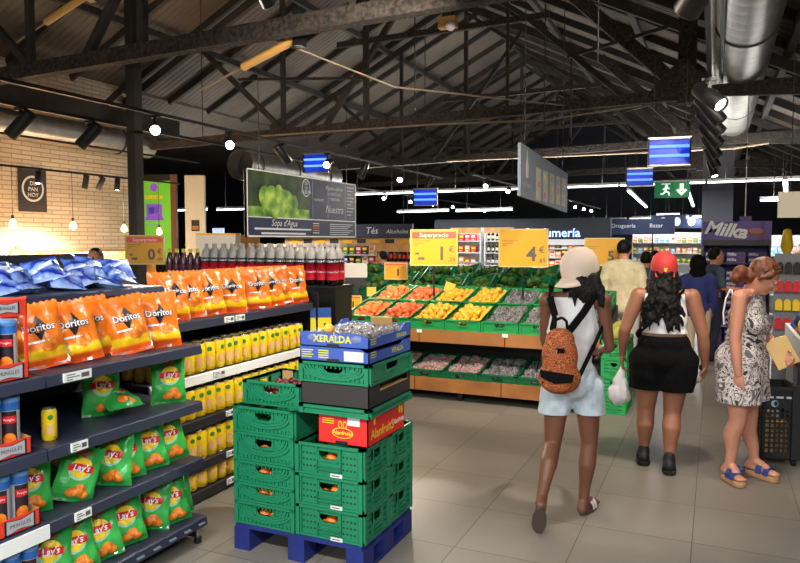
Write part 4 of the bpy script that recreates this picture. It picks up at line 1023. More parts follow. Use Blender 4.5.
# crates and melons at the right end of the stall
for i in range(4): crate('tall green crate stacked at the right end of the stall, %s from the floor' % ORD[i], 0, 0, 0, (-1.0 + .13, SY + .42, .003 + i * .183), pi / 2, group='crates at the stall end', mesh=(crate_geo(.56, .22, .18, GREEN2, dots=True).data('crate_shell') if i == 0 else [c for c in [o for o in C.objects if o.name.startswith('produce_crate')][-1].children][0].data))
MELON = mat('melon_skin', (150, 156, 60), .5, rgb2=(196, 182, 90), scale=14)
for i in range(3):
    o = obj('melon', MB().ball((0, 0, 0), .085, MELON, 18, 12, (1, 1.25, .95)), None, (-.87, SY + .24 + i * .2, .79), (0, 0, rnd(.5))); tag(o, 'yellow green melon on the crates at the stall end, %s from the front' % ORD[i], 'melon', 'melons at the stall end')
# ------------------------------------------------------------------ yellow price signs on poles
def price_sign(label, x, y, z0, z1, w, big, small, head, rz=D(12), foot=0., tint=YELSIGN):
    t = thing('price_sign', label, 'price sign', (x, y, foot), (0, 0, rz), 'yellow price signs')
    h = z1 - z0; zb_ = z0 - foot
    obj('board', MB().bb(-w / 2, w / 2, -.006, .006, zb_, zb_ + h, tint), t)
    fr = MB()
    for a in ((-w / 2 - .006, w / 2 + .006, zb_ + h - .006, zb_ + h + .006), (-w / 2 - .006, w / 2 + .006, zb_ - .006, zb_ + .006), (-w / 2 - .006, -w / 2 + .006, zb_, zb_ + h), (w / 2 - .006, w / 2 + .006, zb_, zb_ + h)): fr.bb(a[0], a[1], -.009, .009, a[2], a[3], mat('frame_clear', (206, 190, 130), .3))
    obj('edge_frame', fr, t)
    g = MB(); P0 = Tm((0, -.0075, zb_), (pi / 2, 0, 0))
    def q(x0, x1, y0, y1, m): g.add([(x0, y0, 0), (x1, y0, 0), (x1, y1, 0), (x0, y1, 0)], [(0, 1, 2, 3)], m, M=P0)
    if head:
        q(-w / 2 + .015, w / 2 - .015, h * .76, h * .94, REDSIGN)
        text('Superprecio', h * .17, mat('sign_pink', (250, 206, 190), .5), bold=.01, mb=g, M=P0 @ Matrix.Translation((0, h * .85, .001)))
    for k in range(3): q(-w * .44, -w * (.1 + .12 * k), h * (.68 - .06 * k), h * (.695 - .06 * k), GREYINK)
    if small != '-':
        text(big, h * .52, GREYINK, bold=.03, mb=g, M=P0 @ Matrix.Translation((w * .17, h * .32, .001)))
        text('€', h * .24, GREYINK, bold=.01, mb=g, M=P0 @ Matrix.Translation((w * .38, h * .44, .001)))
        text(small, h * .17, GREYINK, bold=.01, mb=g, M=P0 @ Matrix.Translation((w * .38, h * .16, .001)))
    else:
        q(-w / 2 + .008, w / 2 - .008, h * .86, h * .97, REDSIGN)
        text(big, h * .6, INK, bold=.03, mb=g, M=P0 @ Matrix.Translation((w * .1, h * .4, .001)))
    if head: q(-w * .4, -w * .32, h * .3, h * .36, GREYINK); q(-w * .34, -w * .2, h * .15, h * .23, GREYINK)
    obj('print', g, t)
    obj('pole', MB().cyl((0, .012, 0), (0, .012, zb_ + h * .5), .011, BLACK, n=8).bb(-.06, .06, -.04, .06, 0, .01, BLACK), t)
    return t
price_sign('yellow sign with red band reading 1 euro over the left of the fruit stall', -3.05, 7.76, 1.40, 1.82, .56, '1', '.39', True, foot=.965)
price_sign('yellow sign reading 4 euro over the middle of the fruit stall', -1.97, 7.76, 1.40, 1.82, .54, '4', '.69', False, foot=.965)
price_sign('yellow sign reading 5 euro behind the beige cap', -1.26, 9.0, 1.39, 1.72, .47, '5', '.99', False, tint=mat('sign_amber', (206, 150, 20), .5))
price_sign('yellow sign with red band reading 0 euro above the blue bags', -5.84, 6.0, 1.43, 1.75, .42, '0', '.99', True, D(30))
price_sign('small yellow price sign with red top behind the fruit stall', -3.93, 8.6, 1.17, 1.39, .31, '1', '-', False, foot=0)
price_sign('small yellow price sign with red top left of the peach crates', -3.97, 7.4, .85, 1.03, .24, '1', '-', False, foot=0)
for i, (x, y, z) in enumerate(((-4.0, 8.0, .98), (-2.98, 7.98, 1.07))):
    t = thing('price_tag', ('small orange tag at the left end of the back crate row', 'small orange tag standing behind the apricot crates')[i], 'price tag', (x, y, z - .1), (0, .3 * i, D(15)), 'small orange tags')
    obj('card', MB().bb(-.06, .06, -.003, .003, .1, .22, mat('tag_orange', (246, 178, 60), .5)), t); obj('stem', MB().cyl((0, 0, -z + .1 if i == 0 else 0), (0, 0, .1), .005, BLACK, n=6), t)
# grey backs of two boards behind the orange bags
for i, (x, y, z0, z1, w) in enumerate(((-6.02, 7.5, 1.37, 1.79, .58), (-6.67, 9, 1.5, 1.78, .4))):
    t = thing('sign_board', ('pale grey blank board with yellow edge behind the orange bags', 'tan blank board beside the pale grey one')[i], 'sign', (x, y, 0), (0, 0, D(32)))
    obj('board', MB().bb(-w / 2, w / 2, -.01, .01, z0, z1, (mat('board_grey', (196, 188, 176), .6), mat('board_tan', (206, 150, 70), .6))[i]), t)
    obj('edge_frame', MB().bb(-w / 2, w / 2, -.014, .014, z1 - .025, z1, YELSIGN), t); obj('pole', MB().cyl((0, .02, 0), (0, .02, z0 + .1), .02, BLACK, n=8), t)
t = thing('sign_board', 'small grey board on a black post left of the fruit stall', 'sign', (-4.38, 8.3, 0), (0, 0, D(28)))
obj('board', MB().bb(-.15, .15, -.03, .03, 1.2, 1.39, mat('board_grey', (196, 188, 176), .6)), t); obj('post', MB().bb(-.03, .03, -.02, .04, 0, 1.2, BLACK).bb(-.14, .14, -.03, .03, 1.08, 1.2, BLACK), t)

# ------------------------------------------------------------------ crates of greens behind the stall
LEAF = mat('leaf_green_dark', (44, 92, 36), .6, rgb2=(104, 140, 60), scale=16)
def greens(seed):
    rr = random.Random(seed); t = thing('lettuce', 's', 'lettuce'); g = MB()
    for k in range(22):
        a = rr.uniform(0, 2 * pi); e = rr.uniform(.1, 1.1); L = rr.uniform(.07, .12); w = rr.uniform(.035, .06)
        d = Vector((math.cos(a) * math.sin(e), math.sin(a) * math.sin(e), math.cos(e))); s = Vector((-math.sin(a), math.cos(a), 0))
        u = d.cross(s)
        p = [Vector((0, 0, .01)), d * L * .5 + s * w + u * .01, d * L * .5 - s * w - u * .01, d * L + u * .02 + s * w * .5, d * L + u * .02 - s * w * .5]
        g.add(p, [(0, 1, 2), (1, 3, 4, 2)], LEAF, True)
    obj('leaves', g, t); obj('heart', MB().ball((0, 0, .03), .035, LEAF, 10, 6), t); return t
LT = [Proto(greens(s)) for s in (1, 2)]
t = thing('fruit_stall', 'second stall of leaning crates with greens behind the fruit signs', 'stall', (0, 9.2, 0))
obj('cabinet_body', MB().bb(-5.2, -1.2, .1, 1.0, .05, .86, BLACK), t); obj('front_board', MB().bb(-5.2, -1.2, .07, .1, .7, .86, WOOD), t); obj('foot', MB().bb(-5.1, -1.3, .2, .9, 0, .05, BLACK), t)
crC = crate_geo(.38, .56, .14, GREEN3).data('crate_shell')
for i in range(10):
    for r_ in range(2):
        x = -5.0 + i * .4; y = 9.52 + r_ * .52; z = .96 + r_ * .12; ti = (D(20), D(-14) if i % 3 else D(10))
        cr_ = crate('dark green leaning crate of greens in the %s row, %s from the left' % (('front', 'back')[r_], ORD[i]), 0, 0, 0, (x, y, z), 0, rx=ti[0], group='leaning crates of greens', mesh=crC)
        cr_.rotation_euler = (ti[0], ti[1], 0)
        obj('crate_stand', MB().bb(-.15, .15, -.2, .2, -.1, 0, BLACK), cr_)
        M = Matrix.Translation((x, y, z)) @ cr_.rotation_euler.to_matrix().to_4x4()
        for k in range(5): LT[k % 2]('green leafy head in the leaning crates behind the fruit signs', M @ Vector((-.11 + .11 * (k % 3), -.15 + .28 * (k // 3), .05 + .03 * R.random())), (rnd(.3), rnd(.3), rnd(3)), 'leafy heads in the leaning crates', (1.1, 1.1, 1))

# ------------------------------------------------------------------ shelves with goods
def pack_proto(rgb, w, d, h, m2):
    t = thing('package', 's', 'package'); m = mat('pk%d_%d_%d' % rgb, rgb, .45)
    obj('box', MB().bb(-w / 2, w / 2, -d / 2, d / 2, 0, h * .94, m).prism([(-w / 2, h * .94), (w / 2, h * .94), (w / 2 - .008, h), (-w / 2 + .008, h)], -d / 2 + .01, d / 2 - .01, m, 'y'), t)
    obj('printed_panel', MB().bb(-w * .38, w * .38, -d / 2 - .002, -d / 2, h * .5, h * .82, m2).bb(-w * .3, w * .2, -d / 2 - .002, -d / 2, h * .15, h * .25, m2), t)
    return Proto(t)
PALS = [((206, 60, 70), WHITE), ((232, 120, 140), WHITE), ((240, 140, 50), LOGOW), ((120, 180, 210), WHITE), ((214, 190, 150), REDSIGN), ((70, 120, 70), LOGOY), ((236, 226, 210), REDSIGN), ((170, 40, 50), LOGOY), ((90, 60, 130), LOGOW), ((50, 50, 60), LOGOY)]
PK = [pack_proto(c, .15, .12, .20, m2) for c, m2 in PALS]
def wine_proto(glass, lab, capm):
    t = thing('wine_bottle', 's', 'bottle')
    obj('bottle_body', MB().lathe([(.034, 0), (.037, .005), (.037, .18), (.03, .215), (.0145, .24), (.0145, .30)], glass, 12), t)
    obj('wrap', MB().lathe([(.0378, .06), (.0378, .14)], lab, 12), t); obj('cap', MB().lathe([(.016, .262), (.016, .304), (0, .304)], capm, 10), t)
    return Proto(t)
WB = [wine_proto(mat('wine_glass', (26, 12, 16), .12), mat('wl1', (190, 40, 50), .5), mat('wc1', (150, 24, 36), .4)), wine_proto(mat('wine_black', (16, 16, 18), .12), mat('wl2', (222, 214, 196), .5), mat('wc2', (20, 20, 22), .4))]
def shelf_unit(name, label, x0, x1, y, d, h, levels, m, top=None, rz=0):
    t = thing(name, label, 'shelf unit', (0, 0, 0)); 
    obj('back_panel', MB().bb(x0, x1, y + d - .03, y + d, 0, h, m), t)
    for x in (x0, x1 - .03): obj('side_panel', MB().bb(x, x + .03, y, y + d, 0, h, m), t)
    for z in levels: obj('shelf', MB().bb(x0 + .03, x1 - .03, y, y + d - .03, z - .03, z, m), t)
    if top: obj('header', MB().bb(x0, x1, y - .02, y + .02, h - .16, h, top), t)
    return t
def fill(x0, x1, y, levels, step, protos, txt, group, every=None):
    for li, z in enumerate(levels):
        x = x0; k = 0
        while x < x1:
            p = protos[(every(li, k) if every else R.randrange(len(protos)))]
            lv = ORD[li]
            p('%s, %s from below, %s from the left' % (txt, lv, ORD[k]), (x, y, z + .001), (0, 0, rnd(.1)), group, (1, 1, R.uniform(.8, 1.15)))
            x += step; k += 1
PALEW = mat('shelf_pale', (206, 204, 200), .5)
lv = (.2, .5, .8, 1.07, 1.33)
shelf_unit('shelving_unit', 'pale tea shelves below the navy bulkhead', -10.6, -6.95, 16, .45, 1.75, lv, PALEW, PINE)
fill(-10.5, -7.05, 16.12, lv[1:], .19, PK, 'packet on the tea shelves', 'packets on the tea shelves')
tb = MB()
for k in range(9): tb.bb(-10.4 + k * .4, -10.15 + k * .4, 15.972, 15.98, 1.62, 1.72, INK if k % 2 else YELSIGN)
tag(obj('shelf_strip_pattern', tb), 'row of black and yellow header labels on the tea shelves', 'label')
t = thing('section_sign', 'navy bulkhead sign lettered Tés in white chalk above tea shelves', 'sign', (-8.8, 15.9, 1.76), (0, 0, .02))
obj('sign_board', MB().bb(-1.9, 1.95, 0, .12, 0, .34, NAVY), t); g = MB()
text('Tés', .24, CHALK, shear=.2, mb=g, M=Tm((.85, -.003, .17), (pi / 2, 0, 0))); text('Alcoholes', .15, CHALK, shear=.2, mb=g, M=Tm((1.55, -.003, .15), (pi / 2, 0, 0)))
obj('lettering', g, t)
for x in (-1.6, 1.7): obj('suspension_wire', MB().cyl((x, .06, .34), (x, .06, 2.2), .006, BLACK, n=5), t)
# wine racks
lv2 = (.3, .62, .94, 1.26)
shelf_unit('shelving_unit', 'wooden wine rack behind the left price sign', -6.4, -5.1, 13, .4, 1.62, lv2, PINE, PINE)
fill(-6.3, -5.2, 13.12, lv2, .1, WB[:1], 'red capped wine bottle on the wooden rack', 'wine bottles on the wooden rack')
for i, (x0, x1, y) in enumerate(((-6.95, -6.05, 19.0), (-5.95, -5.2, 19.0))):
    shelf_unit('shelving_unit', ('pale shelf bay with red goods between the two large signs', 'pale shelf bay with dark bottles beside the middle sign')[i], x0, x1, y, .4, 2.05, (.6, 1.0, 1.35, 1.68), PALEW, PINE)
    if i: fill(x0 + .1, x1 - .08, y + .12, (1.0, 1.35, 1.68), .12, WB[1:], 'dark bottle in the narrow pale bay', 'bottles in the pale bay')
    else: fill(x0 + .12, x1 - .1, y + .12, (1.0, 1.35, 1.68), .18, [PK[0], PK[7], PK[2]], 'red packet in the pale bay', 'packets in the pale bay')
t = thing('display_table', 'wooden display table of dark bottles behind the leaning crates', 'table', (-4.7, 14.2, 0))
obj('table_top', MB().bb(-.85, .85, -.4, .4, .84, .88, PALEW), t)
for x in (-.75, .75):
    for y in (-.32, .32): obj('leg', MB().bb(x - .03, x + .03, y - .03, y + .03, 0, .84, PINE), t)
obj('upper_shelf', MB().bb(-.8, .8, 0, .3, 1.2, 1.23, PALEW).bb(-.8, -.77, 0, .3, .88, 1.2, PALEW).bb(.77, .8, 0, .3, .88, 1.2, PALEW), t)
for i in range(13): WB[1]('dark bottle in a row on the display table, %s from the left' % ORD[i], (-5.4 + i * .115, 13.98, .881), (0, 0, 0), 'bottles on the display table')
# perfumery
t = thing('section_sign', 'dark bulkhead with glowing blue white perfumery lettering', 'sign', (-4.6, 20.4, 1.78))
obj('sign_board', MB().bb(-3.4, 1.9, 0, .3, -.1, .55, mat('bulkhead', (26, 28, 36), .6)), t)
obj('lettering', text('Perfumería', .36, mat('sign_glow', (150, 175, 255), .4, emit=2.2), depth=.02, bold=.01, M=Tm((.28, -.02, .12), (pi / 2, 0, 0))), t)
obj('post', MB().bb(-3.3, -3.2, .1, .2, -1.78, -.1, BLACK).bb(1.75, 1.85, .1, .2, -1.78, -.1, BLACK), t)
lv3 = (.3, .65, .95, 1.22, 1.47)
shelf_unit('shelving_unit', 'pale perfumery shelves full of orange and white goods', -5.1, -2.8, 19.5, .45, 1.72, lv3, PALEW, PALEW)
fill(-5.0, -2.9, 19.62, lv3[1:], .17, [PK[2], PK[6], PK[4], PK[3], PK[9], PK[2]], 'packet on the perfumery shelves', 'packets on the perfumery shelves')
# dark far shops
t = thing('section_sign', 'long dark navy bulkhead with white lettering over the far shelves', 'sign', (-2.7, 26, 1.9))
obj('sign_board', MB().bb(-1.1, 1.4, 0, .2, 0, .55, NAVY), t); g = MB()
text('Droguería', .2, CHALK, mb=g, M=Tm((-.3, -.004, .3), (pi / 2, 0, 0))); text('Bazar', .2, CHALK, mb=g, M=Tm((.8, -.004, .3), (pi / 2, 0, 0))); obj('lettering', g, t)

for x in (-.9, 1.2): obj('suspension_wire', MB().cyl((x, .1, .55), (x, .1, 3.0), .008, BLACK, n=5), t)
shelf_unit('shelving_unit', 'far shelves with orange and yellow goods at the aisle end', -3.0, -.35, 29, .5, 2.0, (.4, .8, 1.2, 1.6), PALEW, None)
fill(-2.9, -.45, 29.14, (.8, 1.2, 1.6), .2, [PK[2], PK[2], PK[5], PK[3], PK[6]], 'packet on the far aisle shelves', 'packets on the far aisle shelves')
t = thing('section_sign', 'dark sign with white icons at the end of the aisle', 'sign', (-1.35, 28.7, 2.15))
obj('sign_board', MB().bb(-.95, .95, 0, .1, 0, .5, NAVY), t); g = MB()
for k in range(3): disc(g, -.5 + k * .5, .25, .13, .17, CHALK, 0, 14, M=Tm((0, -.003, 0), (pi / 2, 0, 0)))
obj('icon_pattern', g, t); obj('post', MB().bb(-.9, -.85, .1, .15, -2.15, .3, BLACK).bb(.85, .9, .1, .15, -2.15, .3, BLACK), t)
# a long run of shelves on the right side of the far aisle
shelf_unit('shelving_unit', 'grey shelf run behind the purple display', .5, 2.4, 16, .45, 1.8, (.2, .6, 1.0, 1.4), PALEW, None)
fill(.65, 2.3, 16.12, (.6, 1.0, 1.4), .19, [PK[5], PK[3], PK[1], PK[0]], 'packet on the shelf run behind the purple display', 'packets behind the purple display')

# ------------------------------------------------------------------ purple chocolate display
PUR = mat('choc_purple', (92, 60, 150), .45); PUR2 = mat('choc_purple_dark', (66, 40, 120), .45); CHOC = mat('choc_brown', (112, 52, 40), .4)
MX0, MX1, MY = -.18, .74, 11.5
t = thing('display_stand', 'tall purple chocolate display with header board', 'display stand', (0, MY, 0))
obj('back_panel', MB().bb(MX0, MX1, .42, .45, 0, 1.66, PUR2), t)
for x in (MX0, MX1 - .025): obj('side_panel', MB().bb(x, x + .025, 0, .45, 0, 1.66, BLACK if x > 0 else PUR), t)
hd = obj('header_board', MB().bb(MX0, MX1, -.02, .43, 1.70, 1.975, PUR), t); obj('header_strip', MB().bb(MX0, MX1, -.03, .45, 1.62, 1.70, BLACK), t)
g = MB(); text('Milka', .27, LOGOW, bold=.035, shear=.28, mb=g, M=Tm((MX0 + .31, -.024, 1.845), (pi / 2, .14, 0))); obj('lettering', g, hd)
g = MB(); disc(g, MX0 + .72, 1.80, .15, .055, CHOC, 0, 18, M=Tm((0, -.023, 0), (pi / 2, 0, 0))); disc(g, MX0 + .72, 1.835, .1, .04, mat('choc_light', (160, 92, 70), .4), .001, 18, M=Tm((0, -.023, 0), (pi / 2, 0, 0))); obj('printed_chocolate', g, hd)
obj('header_tab', MB().bb(MX0 + .5, MX0 + .66, .1, .14, 1.975, 2.05, PUR2), t); obj('pole', MB().cyl((MX0 + .58, .3, 1.97), (MX0 + .58, .3, 3.9), .008, STEEL, n=8), t)
levels = (.12, .42, .72, 1.0, 1.36)
for z in levels: obj('shelf', MB().bb(MX0 + .025, MX1 - .025, 0, .42, z - .02, z, mat('lilac', (170, 160, 200), .5) if z in (1.0, .42) else PUR2), t)
t = thing('chocolate_box', 's', 'chocolate box')
obj('box', MB().bb(-.125, .125, -.12, .12, 0, .075, PUR).bb(-.12, .12, -.115, .115, .075, .08, PUR2), t)
g = MB(); text('Milka', .06, LOGOW, bold=.03, shear=.3, mb=g, M=Tm((-.06, -.122, .045), (pi / 2, 0, 0))); disc(g, .07, .035, .04, .02, CHOC, M=Tm((0, -.122, 0), (pi / 2, 0, 0))); obj('printed_logo', g, t)
CBX = Proto(t)
for li, z in enumerate(levels):
    for c in range(3):
        for k in range(3 if z < 1.3 else 2): CBX('purple chocolate box, %s shelf from below, %s column, %s from the bottom of its pile' % (ORD[li], ('left', 'middle', 'right')[c], ORD[k]), (MX0 + .17 + c * .29, MY + .14, z + .001 + k * .0815), (0, 0, 0), 'chocolate boxes on the purple display')

# ------------------------------------------------------------------ right hand side
RACK = mat('rack_grey', (120, 122, 128), .5)
t = thing('display_stand', 'narrow grey stand hung with red and black items at right', 'display stand', (.74, 9.0, 0))
obj('panel', MB().bb(-.12, .16, 0, .03, .1, 1.55, RACK), t); obj('base', MB().bb(-.15, .2, -.15, .2, 0, .1, RACK), t)
for j in range(6):
    for i in range(3):
        o = obj('hook', MB().cyl((-.07 + i * .085, 0, 1.45 - j * .21), (-.07 + i * .085, -.08, 1.46 - j * .21), .004, STEEL, n=6), t)
        c = (INK, LOGOR, LOGOY, LOGOR, mat('item_teal', (40, 120, 120), .5), LOGOR)[j]
        tag(obj('hanging_pack', MB().prism([(-.035, -.13), (.035, -.13), (.035, -.03), (.012, 0), (-.012, 0), (-.035, -.03)], -.05, -.03, c, 'y'), None, (.74 - .07 + i * .085, 9.0, 1.455 - j * .21)), '%s pack on the narrow stand, %s row from the top, %s from the left' % (('black', 'red', 'yellow', 'red', 'teal', 'red')[j], ORD[j], ORD[i]), 'pack', 'packs on the narrow stand')
t = thing('section_sign', 'cream hanging sign at the right edge above the shoppers', 'sign', (.95, 9, 1.95), (0, 0, .1))
obj('sign_board', MB().bb(-.32, .5, -.02, .02, 0, .29, mat('sign_cream', (226, 218, 190), .5)), t)
for x in (-.2, .4): obj('suspension_wire', MB().cyl((x, 0, .29), (x, 0, 2.2), .005, BLACK, n=5), t)
t = thing('bargain_bin', 'white bargain table heaped with caps and toys at the right edge', 'bin', (1.18, 7.5, 0))
obj('bin_box', MB().bb(-.5, .6, -.75, .75, .62, .66, WHITE).bb(-.5, .6, -.75, -.72, .62, .84, WHITE).bb(-.5, .6, .72, .75, .62, .84, WHITE).bb(-.5, -.47, -.72, .72, .62, .84, WHITE).bb(.57, .6, -.72, .72, .62, .84, WHITE), t)
for x in (-.45, .55):
    for y in (-.7, .7): obj('leg', MB().bb(x - .03, x + .03, y - .03, y + .03, 0, .62, STEEL), t)
def cap_thing(m, m2):
    t = thing('baseball_cap', 's', 'cap')
    obj('crown', MB().lathe([(.095, 0), (.093, .04), (.075, .085), (.04, .11), (.001, .118)], m, 18), t)
    obj('brim', MB().prism([(.09 * math.cos(a) , -.05 - .075 * math.sin(a)) for a in [pi * k / 10 for k in range(11)]] , .002, .010, m2), t)
    return Proto(t)
cols = [((40, 60, 130), 'blue'), ((24, 26, 32), 'black'), ((40, 110, 60), 'green'), ((150, 160, 170), 'grey'), ((190, 50, 50), 'red')]
CP = [cap_thing(mat('cap_%s' % n, c, .7), mat('cap_%s' % n, c, .7)) for c, n in cols]
k = 0
for i in range(4):
    for j in range(6):
        n = (i * 2 + j) % 5; CP[n]('%s cap heaped on the white bargain table, %s row, %s from the front' % (cols[n][1], ORD[i], ORD[j]), (.80 + i * .26, 6.88 + j * .24, .67 + .06 * ((i + j) % 3) + .06 * i), (rnd(.4), rnd(.4), rnd(3)), 'caps on the bargain table')
BALLY = mat('ball_yellow', (226, 206, 50), .4)
for i, (x, y, z, c, n) in enumerate(((.78, 7.2, .93, BALLY, 'yellow'), (.84, 7.0, .91, mat('ball_grey', (170, 176, 186), .4), 'grey'), (.98, 7.5, 1.03, BALLY, 'second yellow'), (.78, 7.6, .93, mat('ball_navy', (30, 40, 70), .4), 'navy'))):
    tag(obj('ball', MB().ball((0, 0, 0), .085, c, 18, 12), None, (x, y, z)), '%s ball on top of the heap at the bargain table' % n, 'ball', 'balls on the bargain table')
t = thing('mascot_free_totem', 'yellow plastic totem sign standing behind the narrow stand', 'sign', (.98, 12, 0)); t.name = 'totem_sign'
obj('post', MB().cyl((0, 0, 0), (0, 0, 1.5), .02, WHITE), t); obj('figure', MB().lathe([(.05, 1.5), (.09, 1.6), (.07, 1.75), (.05, 1.85), (.0, 1.87)], LOGOY, 14), t)

# ------------------------------------------------------------------ bakery at the brick wall
t = thing('bread_rack', 'long wooden bread rack along the cream brick wall', 'rack', (-11.98, 8.2, 0))
obj('back_panel', MB().bb(.0, .03, -3.6, 3.6, 0, 1.5, PINE), t)
for y in (-3.6, -1.8, 0, 1.8, 3.57): obj('side_panel', MB().bb(.03, .8, y, y + .03, 0, 1.4, PINE), t)
for z in (.4, .85, 1.34): obj('shelf', MB().bb(.03, .84, -3.57, 3.57, z - .03, z, PINE), t)
obj('rail', MB().bb(.84, .87, -3.6, 3.6, 1.30, 1.40, PINE), t)
BREAD = mat('bread_crust', (186, 120, 58), .7, rgb2=(222, 170, 100), scale=12); BAGP = mat('paper_bag', (176, 130, 84), .7, rgb2=(214, 178, 134), scale=10)
def loaf(L, r, m):
    g = MB(); g.ball((0, 0, r * .8), r, m, 14, 8, (1, L / r / 2, .85)); return g
t = thing('bread_loaf', 's', 'bread'); obj('crust', loaf(.34, .075, BREAD), t); g = MB()
for k in range(4): g.bar((-.03, -.1 + k * .065, .118), (.03, -.07 + k * .065, .118), .012, .012, mat('flour', (232, 206, 160), .8))
obj('score_mark_pattern', g, t); LO = Proto(t)
t = thing('paper_bag', 's', 'bag'); obj('bag_body', MB().prism([(-.11, 0), (.11, 0), (.12, .16), (.08, .21), (-.09, .2), (-.12, .15)], -.07, .07, BAGP, 'x'), t); obj('bread_end', MB().ball((0, 0, .2), .06, BREAD, 10, 6), t); PB = Proto(t)
for i in range(22):
    y = 4.8 + i * .32
    if i in (3, 4, 5, 6, 8, 9, 11, 12): PB('brown paper bag of bread on the bakery rack, %s from the left' % ORD[i], (-11.4, y, 1.341), (0, 0, rnd(.5)), 'bread bags on the bakery rack')
    else: LO('bread loaf on the bakery rack, %s from the left' % ORD[i], (-11.45, y, 1.341), (0, 0, pi / 2 + rnd(.6)), 'loaves on the bakery rack')
    LO('bread loaf in the front row of the bakery rack, %s from the left' % ORD[i], (-11.22, y + .12, 1.341), (0, 0, rnd(.7)), 'front loaves on the bakery rack')
t = thing('wall_board', 'dark square board with white ring on the brick wall', 'sign', (-11.985, 9.43, 2.66))
obj('board', MB().bb(0, .02, -.3, .3, -.42, .42, mat('board_dark', (52, 50, 54), .6)), t); g = MB(); Mx = Tm((.022, 0, 0), (pi / 2, 0, pi / 2))
disc(g, 0, .02, .24, .25, CHALK, 0, 28, M=Mx); disc(g, 0, .02, .2, .21, mat('board_dark', (52, 50, 54), .6), .001, 28, M=Mx)
for k, s in enumerate(('DE', 'PAN', 'HOY')): text(s, .11, CHALK, bold=.02, mb=g, M=Mx @ Matrix.Translation((0, .12 - k * .11, .002)))
obj('lettering', g, t)
for i, (y, z) in enumerate(((7.96, 1.96), (9.15, 1.95), (10.35, 1.92), (11.3, 1.87))):
    t = thing('pendant_bulb', 'warm hanging bulb before the brick wall, %s from the left' % ORD[i], 'lamp', (-10.6, y, z), group='warm pendant bulbs')
    obj('bulb', MB().lathe([(.001, -.07), (.045, -.05), (.06, -.005), (.045, .04), (.022, .07), (.02, .09)], WARMG, 14), t); obj('socket', MB().cyl((0, 0, .085), (0, 0, .15), .024, BLACK), t); obj('cord', MB().cyl((0, 0, .15), (0, 0, .98 - (z - 1.96)), .005, BLACK, n=5), t)
    l = bpy.data.lights.new('bulb_light', 'POINT'); l.energy = 26; l.color = (1, .76, .5); l.shadow_soft_size = .07
    lo = bpy.data.objects.new('bulb_light', l); C.objects.link(lo); lo.location = (-10.45, y, z - .12)
GRS = mat('screen_green', (104, 186, 50), .4, emit=.35); PURS = mat('screen_purple', (120, 70, 180), .4, emit=.5); WDF = mat('frame_brown', (112, 70, 42), .6)
t = thing('digital_poster', 'tall lit green poster screen in a brown frame by the brick wall end', 'screen', (-11.78, 12.4, 0), (0, 0, D(20)))
obj('frame', MB().bb(-.62, -.38, 0, .12, 0, 3.2, WDF).bb(.40, .52, 0, .12, 0, 3.2, WDF).bb(-.38, .40, .02, .12, 0, 3.2, BLACK), t)
obj('screen_panel', MB().bb(-.38, .40, -.01, .02, 1.2, 3.05, GRS), t); g = MB()
for a in ((-.17, .2, 2.2, 2.52, PURS), (-.2, .23, 2.15, 2.22, PURS), (-.12, .02, 2.3, 2.45, TUBEB), (.04, .14, 2.3, 2.45, WHITE)): g.bb(a[0], a[1], -.014, -.011, a[2], a[3], a[4])
disc(g, .02, 2.9, .09, .1, PURS, M=Tm((0, -.012, 0), (pi / 2, 0, 0))); text('OFERTA', .12, mat('screen_orange', (240, 140, 30), .4, emit=.6), mb=g, M=Tm((.01, -.012, 2.68), (pi / 2, 0, 0))); text('de la semana', .07, PURS, mb=g, M=Tm((.01, -.012, 2.05), (pi / 2, 0, 0)))
obj('screen_print', g, t)
t = thing('pillar_panel', 'free standing cream panel with small dark notice right of the green screen', 'panel', (-10.74, 12.6, 0), (0, 0, D(25)))
obj('panel', MB().bb(-.22, .22, -.06, .06, 0, 3.15, mat('panel_cream', (206, 200, 180), .6)), t); obj('notice', MB().bb(-.08, .1, -.07, -.06, 1.9, 2.15, INK).bb(-.06, .08, -.075, -.07, 1.93, 2.02, WOOD), t)
t = thing('counter', 'service counter with glowing blue front behind the orange bags', 'counter', (-10.3, 13.2, 0))
obj('counter_body', MB().bb(-1.2, 2.6, 0, .8, 0, 1.25, DARK), t); obj('glass_front', MB().bb(-1.2, 2.6, -.02, 0, 1.25, 1.55, mat('counter_blue', (60, 90, 170), .3, emit=.35)), t); obj('counter_top', MB().bb(-1.25, 2.65, -.05, .85, 1.55, 1.6, STEEL), t)
t = thing('monitor', 'small white lit scale screen on the service counter', 'screen', (-10.75, 13.4, 1.6)); obj('stand', MB().bb(-.03, .03, 0, .06, 0, .1, BLACK), t); obj('screen_panel', MB().bb(-.16, .16, -.02, .02, .1, .38, mat('screen_white', (190, 214, 240), .4, emit=.9)), t)
t = thing('cash_scale', 'black scale beside the lit screen on the service counter', 'scale', (-10.2, 13.4, 1.6)); obj('scale_body', MB().bb(-.2, .2, -.15, .15, 0, .12, BLACK), t); obj('scale_plate', MB().bb(-.18, .18, -.14, .14, .12, .14, STEEL), t)
